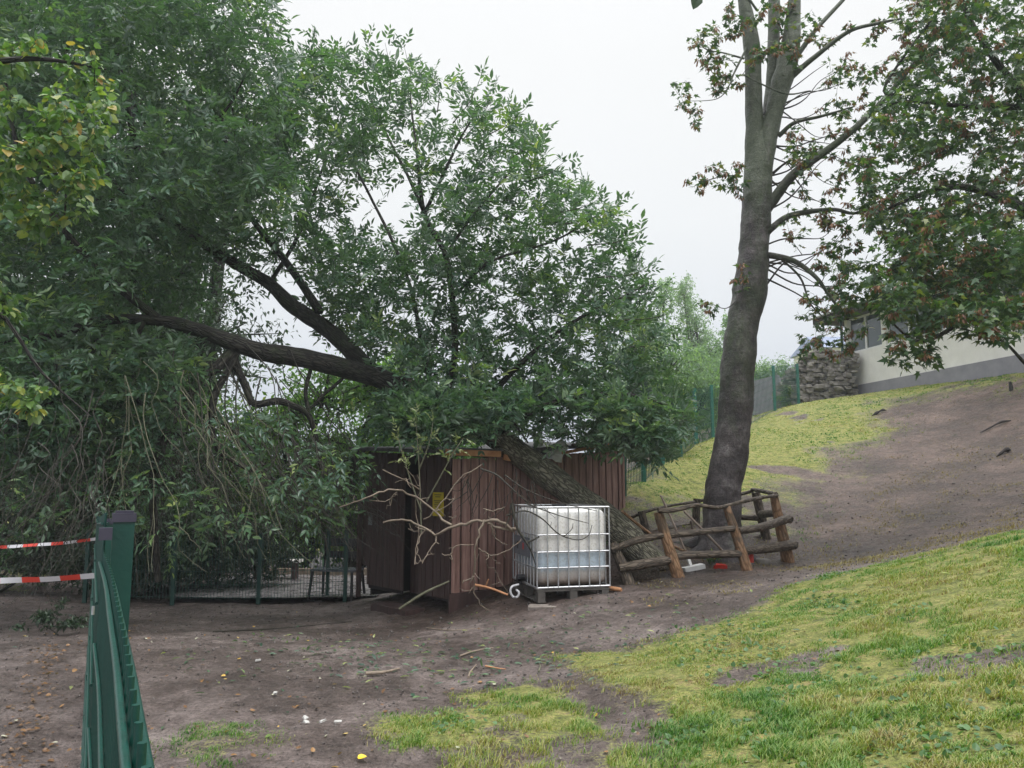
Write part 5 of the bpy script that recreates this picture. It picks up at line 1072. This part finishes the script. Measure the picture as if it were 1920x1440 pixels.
# ------------------------------------------------------------------ near green fence
nf = thing('panel_fence', (-.9, 1.9, 0), 'green double-wire panel fence running away from the camera at the lower left', 'fence')
topz_ = lambda y: 1.40 if y < 1.93 else 1.50
fpts = PP([(264, 1440, .54), (247, 1330, .68), (232, 1230, .89), (217, 1150, 1.18), (206, 1090, 1.56), (193, 1047, 2.00)])
fxy = fpts[:, :2]; d0 = unit(fxy[0] - fxy[1]); fxy = np.vstack([fxy[0] + d0 * .9, fxy[0] + d0 * .25, fxy])
def resamp(xy, step):
    q = catmull(np.c_[xy, np.zeros(len(xy))], 12)[:, :2]; L = np.r_[0, np.cumsum(np.linalg.norm(np.diff(q, axis=0), axis=1))]; s = np.arange(0, L[-1], step)
    return np.c_[np.interp(s, L, q[:, 0]), np.interp(s, L, q[:, 1])]
def wirepanel(xy, zt, parent, step=.05, drop=0):
    q = resamp(xy, step); dz = -drop * np.linspace(0, 1, len(q)); mb = MB(); tn = unit(np.gradient(q, axis=0)); nn_ = np.c_[tn[:, 1], -tn[:, 0]]
    for p, e in zip(q, dz): mb.tube(np.array([[p[0], p[1], .04], [p[0], p[1], zt + .028 + e]]), .0032, 8)
    for z in np.arange(zt, .05, -.2):
        for sgn in (-1, 1): mb.tube(np.c_[q + nn_ * sgn * .0072, z + dz], .0038, 8)
    return mb.build('wire_panel', M['green_paint'], parent, smooth=True)
wirepanel(fxy, 1.40, nf)
e0 = fxy[-1]; dirf = unit(P(197, 905, 10)[:2] - e0 * 0 - np.array([0, 0])); dirf = unit(np.array([(186 - 960) / FPX, 1.0]))
f2 = np.vstack([e0 + dirf * .02, e0 + dirf * 1.2, e0 + dirf * 2.45]); wirepanel(f2, 1.495, nf, drop=.11)
f3 = np.vstack([e0 + dirf * 2.55, e0 + dirf * 3.8, e0 + dirf * 5.0]); wirepanel(f3, 1.385, nf, .08, drop=.08)
pc = P(231, 1000, 2.02)
tax = np.array([dirf[0], dirf[1], 0]); nax = np.array([dirf[1], -dirf[0], 0])
def fpost(c, top, w1=.036, w2=.050):
    o = MB().box(np.array([c[0], c[1], top / 2 - .15]), (w1, w2, top + .3), [tax, nax, up3]).build('post', M['green_paint'], nf)
    mb = MB(); mb.box(np.array([c[0], c[1], top + .004]), (w1 + .008, w2 + .006, .022), [tax, nax, up3]); mb.box(np.array([c[0], c[1], top + .018]), (w1 - .004, w2 - .008, .006), [tax, nax, up3]); mb.build('post_cap', M['cap'], o)
    return o
fpost(pc, 1.507)
for s in (2.5,):
    q = e0 + dirf * s + np.array([dirf[1], -dirf[0]]) * .045; fpost(q, 1.385)
q = P(198, 1001, 1.96); mb = MB(); mb.box(q, (.03, .03, .03), [tax, nax, up3]); mb.build('clamp', M['cap'], nf)
q = P(179, 1143, 1.95); MB().tube(np.array([q + [-.006, 0, .008], q + [-.006, 0, -.012]]), .004, 8).build('clip', M['steel'], nf, smooth=True)

# ------------------------------------------------------------------ barrier tapes
M['tape_red'] = pmat('red_tape', [(.62, .05, .03), (.72, .07, .05)], 4, .35); M['tape_white'] = pmat('white_tape', [(.62, .62, .66), (.72, .72, .76)], 4, .35)
def tape(L, seg, wid, label, phase=0, sag=.0):
    q = catmull(PP(L), 60); d = np.r_[0, np.cumsum(np.linalg.norm(np.diff(q, axis=0), axis=1))]; n = len(q)
    V = []; tw = np.sin(d * 5) * .5
    for p, a in zip(q, tw):
        v = np.array([0, math.sin(a), math.cos(a)]) * wid / 2; V += [p - v, p + v, p - v + [0, .002, 0], p + v + [0, .002, 0]]
    F = []; fm = []
    for i in range(n - 1):
        b = 4 * i; F += [[b, b + 4, b + 5, b + 1], [b + 2, b + 3, b + 7, b + 6]]; k = int((d[i] + phase) / seg) % 2; fm += [k, k]
    o = put('barrier_tape', np.array(V), [np.array(F)], None, None, origin=q[0], mats=[M['tape_white'], M['tape_red']], fmat=fm); setp(o, label, 'tape', 'red and white barrier tapes')
tape([(-260, 1104, 3.6), (0, 1089, 3.6), (90, 1086, 3.55), (181, 1079, 3.5)], .105, .026, 'nearer red and white barrier tape tied to the side of the green panel fence')
tape([(-200, 1036, 8.6), (0, 1026, 8.5), (60, 1022, 8.5), (120, 1018, 8.4), (183, 1010, 8.3)], .17, .034, 'farther thin red and white barrier tape across the path behind the near one', .05)

# ------------------------------------------------------------------ mesh fence, chair, bench at the left of the shed
pts = [gp(px, 12.55 + (px - 250) * .0003) for px in (180, 340, 497, 655)]
for p in pts: p[2] = H(p[0], p[1])
mesh_fence(pts, .98, 'low dark green mesh fence with thin posts standing left of the shed', bar=.007, gap=.05, ph=1.08, mat='green_dark')
q = P(622, 1050, 13.0); fp = gp(622, 13.0); MB_ = thing('gate_post', fp, 'slim taller green post behind the garden bench left of the shed', 'post')
MB().box(fp + [0, 0, .75], (.05, .04, 1.5)).build('post', M['green_dark'], MB_)
def chair(px, y, rot, label):
    b = gp(px, y); b[2] = P(px, 1119, y)[2]; t = thing('garden_bench', b, label, 'bench'); c, s_ = math.cos(rot), math.sin(rot)
    def X(x, y_, z): return b + np.array([c * x - s_ * y_, s_ * x + c * y_, z])
    ax = [np.array([c, s_, 0]), np.array([-s_, c, 0]), up3]
    MB().box(X(0, 0, .44), (.76, .42, .035), ax).build('seat', M['seat'], t)
    mb = MB(); mb.box(X(.03, .24, .86), (.78, .03, .13), ax); mb.box(X(.03, .225, .66), (.78, .03, .11), ax); mb.build('backrest', M['black'], t)
    for sx, sy in ((-1, -1), (1, -1), (-1, 1), (1, 1)):
        L_ = [X(.38 * sx, .20 * sy - (.04 if sy < 0 else -.05), -.02), X(.35 * sx, .19 * sy, .42)] + ([X(.34 * sx, .245, .93)] if sy > 0 else [])
        MB().tube(np.array(L_), .024, 7).build('leg', M['black'], t, smooth=True)
M['seat'] = pmat('wet_grey_seat', [(.10, .11, .13), (.17, .18, .2)], 5, .25)
chair(640, 12.95, R(-14), 'dark garden bench with wet grey seat standing left of the shed')
# low pale bench slab far behind the mesh fence
b = gp(528, 15.2); t = thing('bench', b, 'pale narrow backless bench behind the mesh fence', 'bench')
MB().box(b + [0, 0, .42], (.95, .3, .05)).build('seat', M['plaster'], t)
for sx in (-.36, .36): MB().box(b + [sx, 0, .18], (.07, .26, .42)).build('leg', M['plank_dark_shaded'], t)
b = gp(600, 16.0); mb = MB(); mb.box(b + [0, 0, .12], (2.6, .14, .24)); o = mb.build('timber_beam', M['dead_wood'], None, origin=b); setp(o, 'long low timber beam on the ground behind the garden bench', 'beam')

xs = np.linspace(-5.6, -2.2, 60); ys = np.linspace(12.75, 16.2, 60); XX, YY = np.meshgrid(xs, ys, indexing='ij'); ZZ = Hm(XX.ravel(), YY.ravel()).reshape(XX.shape); ZZ = ZZ * .3 + np.mean(ZZ) * .7 + .10 + .004 * fbm(XX * 3, YY * 3, s=2); ZZ = np.maximum(ZZ, Hm(XX.ravel(), YY.ravel()).reshape(XX.shape) + .006)
i = (np.arange(59)[:, None] * 60 + np.arange(59)[None, :]).ravel(); o = put('path', np.stack([XX, YY, ZZ], -1).reshape(-1, 3), [np.stack([i, i + 60, i + 61, i + 1], -1)], pmat('wet_paving', [(.13, .12, .125), (.30, .28, .28)], 4, .12, rough2=.45, bump=.3, bscale=20), smooth=True); setp(o, 'wet shiny paving behind the mesh fence', kind='structure')
r = np.random.default_rng(15); chips = []
for k, (px, py) in enumerate(((572, 1352), (573, 1364), (605, 1362), (634, 1361), (516, 1308), (484, 1246))):
    c = hit(px, py); q = np.array([c[0], c[1], float(Hm(np.array([c[0]]), np.array([c[1]]))[0]) + .018]); a = r.uniform(0, 3); o = MB().box(q, (.042, .024, .012), [np.array([math.cos(a), math.sin(a), 0]), np.array([-math.sin(a), math.cos(a), 0]), up3], jit=.003).build('pale_chip', M['stone_pale'], None, origin=q); setp(o, 'small pale chip lying on the mud at the lower left', 'chip', 'pale chips on the mud')
# ------------------------------------------------------------------ slope details
for k, (px, py, d, L, lab) in enumerate(((1870, 803, 16.3, .75, 'long black charred root lying across the bare slope at the right edge'), (1885, 852, 15.6, .35, 'small dark root on the bare slope below the charred one'), (1650, 777, 21.0, .45, 'thin dark root at the upper edge of the bare slope'))):
    c = hit(px, py); z = H(c[0], c[1]); a = np.array([c[0] - L / 2, c[1], H(c[0] - L / 2, c[1]) + .0]); b = np.array([c[0] + L / 2, c[1] + .1, H(c[0] + L / 2, c[1] + .1) + .02])
    pts = catmull(np.array([a, a * .65 + b * .35 + [0, 0, .03], a * .3 + b * .7 + [0, 0, .05], b]), 4); o = MB().tube(pts, lerp_r([.008, .035, .022, .04, .01], len(pts)), 8, rough=.9, seed=k).build('root', M['gap'], None, origin=a, smooth=True); setp(o, lab, 'root')
c = P(1895, 735, 18.6); c[2] = H(c[0], c[1]); o = MB().tube(np.array([c - [0, 0, .1], c + [0.02, 0, .12], c + [.0, 0, .24]]), [.05, .045, .03], 8, rough=.2).build('stump', M['limb_bark'], None, origin=c, smooth=True); setp(o, 'thin short stump standing at the top of the bare slope by the right edge', 'stump')

# sticks lying on the mud
def gstick(L, rad, mat, lab, name='stick'):
    pts = []
    for (px, py) in L: c = hit(px, py); pts.append([c[0], c[1], float(Hm(np.array([c[0]]), np.array([c[1]]))[0]) + rad * .8 + .008])
    pts = catmull(np.array(pts), 5); o = MB().tube(pts, lerp_r([rad, rad * .8, rad * .5], len(pts)), 7, rough=.2).build(name, mat, None, origin=pts[0], smooth=True); setp(o, lab, 'stick', 'sticks lying on the mud')
gstick([(685, 1271), (720, 1268), (748, 1260)], .016, M['dead_wood'], 'thick pale stick alone on the mud left of centre')
gstick([(878, 1272), (882, 1262), (893, 1251)], .010, M['dead_wood'], 'short pale forked twig on the mud right of the thick pale stick')
gstick([(862, 1232), (890, 1224), (925, 1218)], .010, M['dead_wood'], 'long brownish twig on the mud below the shed corner')
gstick([(910, 1253), (935, 1256), (948, 1258)], .008, M['fresh_wood'], 'yellowish twig on the mud next to the turf edge')
gstick([(1010, 1262), (1013, 1250), (1010, 1243)], .007, M['pale_twig'], 'thin grey twig standing up at the turf edge')
gstick([(800, 1170), (845, 1178), (900, 1175)], .007, M['dead_wood'], 'thin twig on the dark mud straight below the shed corner')
gstick([(400, 1180), (520, 1172), (660, 1160)], .009, M['twig'], 'long dark thin branch on the mud at the left')

# ------------------------------------------------------------------ grass blades, litter
def grass():
    r = np.random.default_rng(77); N_ = 1100000
    y = np.exp(r.uniform(math.log(2.4), math.log(28), N_)); u = r.uniform(-.72, .78, N_); x = u * y
    g = grassmask(x, y); cl = fbm(x * 7, y * 7, s=41, o=3)
    bare = (x > 1.5) & (y > 8.5) & (g < .05) & (r.random(N_) < .22 * np.clip(.4 + 1.8 * fbm(x * 2, y * 2, s=63), 0, 1))
    keep = bare | (r.random(N_) < np.clip(g * (.62 + 1.7 * cl + .9 * fbm(x * 2.2, y * 2.2, s=61, o=3)), .0, 1)); x, y, g, cl = x[keep], y[keep], g[keep], cl[keep]; dead = g < .05
    n = len(x); z = Hm(x, y) + .012 * g
    h = (.62 + .55 * np.clip(fbm(x * .7 + 9, y * .7, s=71), -.6, 1)) * (.022 + .034 * np.clip(cl + .5, 0, 1.4)) * r.uniform(.5, 1.4, n) * np.where(y > 12, .8, 1); wd = np.maximum(.0028, .00052 * y) * r.uniform(.7, 1.4, n)
    az = r.uniform(0, 2 * math.pi, n); lx, ly = np.cos(az), np.sin(az); lean = r.uniform(.2, 1.3, n) * h
    lx2 = lx * lean + .25 * h; ly2 = ly * lean
    b = np.stack([x, y, z - .006], -1); sd = np.stack([-ly * wd, lx * wd, np.zeros(n)], -1); mid = b + np.stack([lx2 * .4, ly2 * .4, h * .65], -1); tip = b + np.stack([lx2, ly2, h * .95], -1)
    V = np.stack([b - sd, b + sd, mid + sd * .7, mid - sd * .7, tip], 1).reshape(-1, 3); i = np.arange(n) * 5
    F4 = np.stack([i, i + 1, i + 2, i + 3], -1); F3 = np.stack([i + 3, i + 2, i + 4], -1)
    pat = fbm(x * .9, y * .9, s=55, o=4); pat2 = fbm(x * 3.5, y * 3.5, s=56, o=3)
    rn = np.clip(.46 + .65 * pat + .5 * pat2 + r.normal(0, .17, n), 0, 1); rn = np.where(dead, .9 + .1 * r.random(n), rn)
    o = put('grass', V, [F3, F4], M['grass'], attrs={'rnd': np.repeat(rn, 5)}); setp(o, 'short yellowing trampled grass on the slope and in the foreground', 'grass', kind='stuff')
    print('grass', n)
grass()
def weeds():
    r = np.random.default_rng(91); C = []
    for (px, py, k, s) in ((1330, 1200, 40, .25), (1540, 1130, 22, .14), (1680, 1160, 22, .12), (1480, 1360, 60, .3), (1500, 1270, 40, .25), (1640, 1400, 50, .25), (1740, 1410, 50, .22), (1850, 1230, 30, .18), (1290, 1380, 26, .1), (1560, 1085, 18, .12), (860, 1355, 20, .12), (1590, 1145, 16, .1), (1380, 1230, 30, .2), (1770, 1330, 30, .2)):
        c = hit(px, py); C.append(np.c_[r.normal(c[0], s, k * 3), r.normal(c[1], s * 1.2, k * 3)])
    q = np.vstack(C); z = Hm(q[:, 0], q[:, 1]) + .02; n = len(q); d = r.normal(0, 1, (n, 3)); d[:, 2] = np.abs(d[:, 2]) * .5
    o = scatter('weeds', *T_ROUND, np.c_[q, z], rots(unit(d), unit(np.array([0, 0, 1.]) + r.normal(0, .3, (n, 3)))), r.uniform(.018, .042, n), M['linden_leaf'], None, r.random(n) * .45)
    setp(o, 'small broad-leaved green weeds growing through the turf', 'weeds', kind='stuff')
weeds()
def litter():
    r = np.random.default_rng(93); n = 900
    y = np.exp(r.uniform(math.log(3), math.log(15), n)); x = r.uniform(-.75, .6, n) * y; g = grassmask(x, y)
    k = (g < .6) | (r.random(n) < .25); x, y = x[k], y[k]; n = len(x)
    ex = r.normal(0, .10, 420); ey = r.uniform(1.8, 7.5, 420); xx = dirf[0] / dirf[1] * ey - .32 + ex * .9; x = np.r_[x, xx]; y = np.r_[y, ey]; n = len(x)
    z = Hm(x, y) + .014; d = r.normal(0, 1, (n, 3)); d[:, 2] *= .2
    rn = np.where(r.random(n) < .10, r.uniform(.55, .8, n), np.where(r.random(n) < .12, .97, r.random(n) * .45)); rn[-420:] = r.uniform(.0, .38, 420)
    o = scatter('leaf_litter', *T_ROUND, np.stack([x, y, z], -1), rots(unit(d), unit(np.array([0, 0, 1.]) + r.normal(0, .25, (n, 3)))), r.uniform(.014, .040, n), M['litter'], None, rn)
    setp(o, 'scattered brown and yellow fallen leaves on the mud', 'fallen leaves', kind='stuff')
    m = 420; c = hit(880, 1235); x = np.r_[r.normal(c[0], 1.3, m), r.uniform(-3, 2.2, 160)]; y = np.r_[r.normal(c[1], .7, m), r.uniform(6, 10, 160)]; m = len(x); z = Hm(x, y) + .015; d = r.normal(0, 1, (m, 3)); d[:, 2] *= .15
    o = scatter('torn_ash_leaves', *T_LEAF, np.stack([x, y, z], -1), rots(unit(d), unit(np.array([0, 0, 1.]) + r.normal(0, .25, (m, 3)))), r.uniform(.05, .09, m), M['ash_leaf'], None, r.random(m))
    setp(o, 'torn green ash leaves strewn on the mud below the fallen tree', 'fallen leaves', kind='stuff')
    m = 5200; y = np.exp(r.uniform(math.log(3), math.log(17), m)); x = r.uniform(-.7, .8, m) * y; k = grassmask(x, y) < .5; x, y = x[k], y[k]; m = len(x); s = r.uniform(.004, .015, m) * np.clip(y / 6, .6, 1.6)
    oc = (np.array([[1, 0, 0], [0, 1, 0], [-1, 0, 0], [0, -1, 0], [0, 0, .7], [0, 0, -.7]]), [[0, 1, 4], [1, 2, 4], [2, 3, 4], [3, 0, 4], [1, 0, 5], [2, 1, 5], [3, 2, 5], [0, 3, 5]])
    o = scatter('gravel', *oc, np.stack([x, y, Hm(x, y) + s * .3], -1), rots(unit(r.normal(0, 1, (m, 3))), unit(r.normal(0, 1, (m, 3)))), s, M['gravel'], None, r.random(m)); setp(o, 'small loose stones and crumbs of earth on the mud', 'gravel', kind='stuff')
litter()
c = hit(670, 1434); q = np.array([[c[0], c[1], float(Hm(np.array([c[0]]), np.array([c[1]]))[0]) + .025]])
M['yellow_leaf'] = leafmat('yellow_leaf', [(0, (.75, .5, .02)), (1, (.8, .55, .03))], back=(.7, .5, .1), trans=.1)
o = scatter('yellow_leaf', *T_ROUND, q, rots(np.array([[1., .2, .1]]), np.array([[0, -.3, 1.]])), [.05], M['yellow_leaf'], None, origin=q[0]); setp(o, 'bright yellow fallen leaf on the mud at the bottom edge', 'leaf')

# ------------------------------------------------------------------ haze
mh = bpy.data.materials.new('rain_haze'); mh.use_nodes = True; nh = mh.node_tree; nh.nodes.clear()
pv = N(nh, 'ShaderNodeVolumePrincipled'); pv.inputs['Color'].default_value = (.86, .92, 1, 1); pv.inputs['Density'].default_value = .0013; pv.inputs['Anisotropy'].default_value = .2
oo = N(nh, 'ShaderNodeOutputMaterial'); nh.links.new(pv.outputs[0], oo.inputs['Volume'])
HAZE = True
if HAZE:
    o = MB().box(np.array([0, 33, 7.5]), (190, 112, 21)).build('haze', mh, None); setp(o, 'pale rain haze', kind='stuff')
for o in COL.objects:
    if o.name.split('.')[0] in ('twigs', 'hanging_twigs', 'dark_twigs', 'seed_clusters'): o['kind'] = 'stuff'
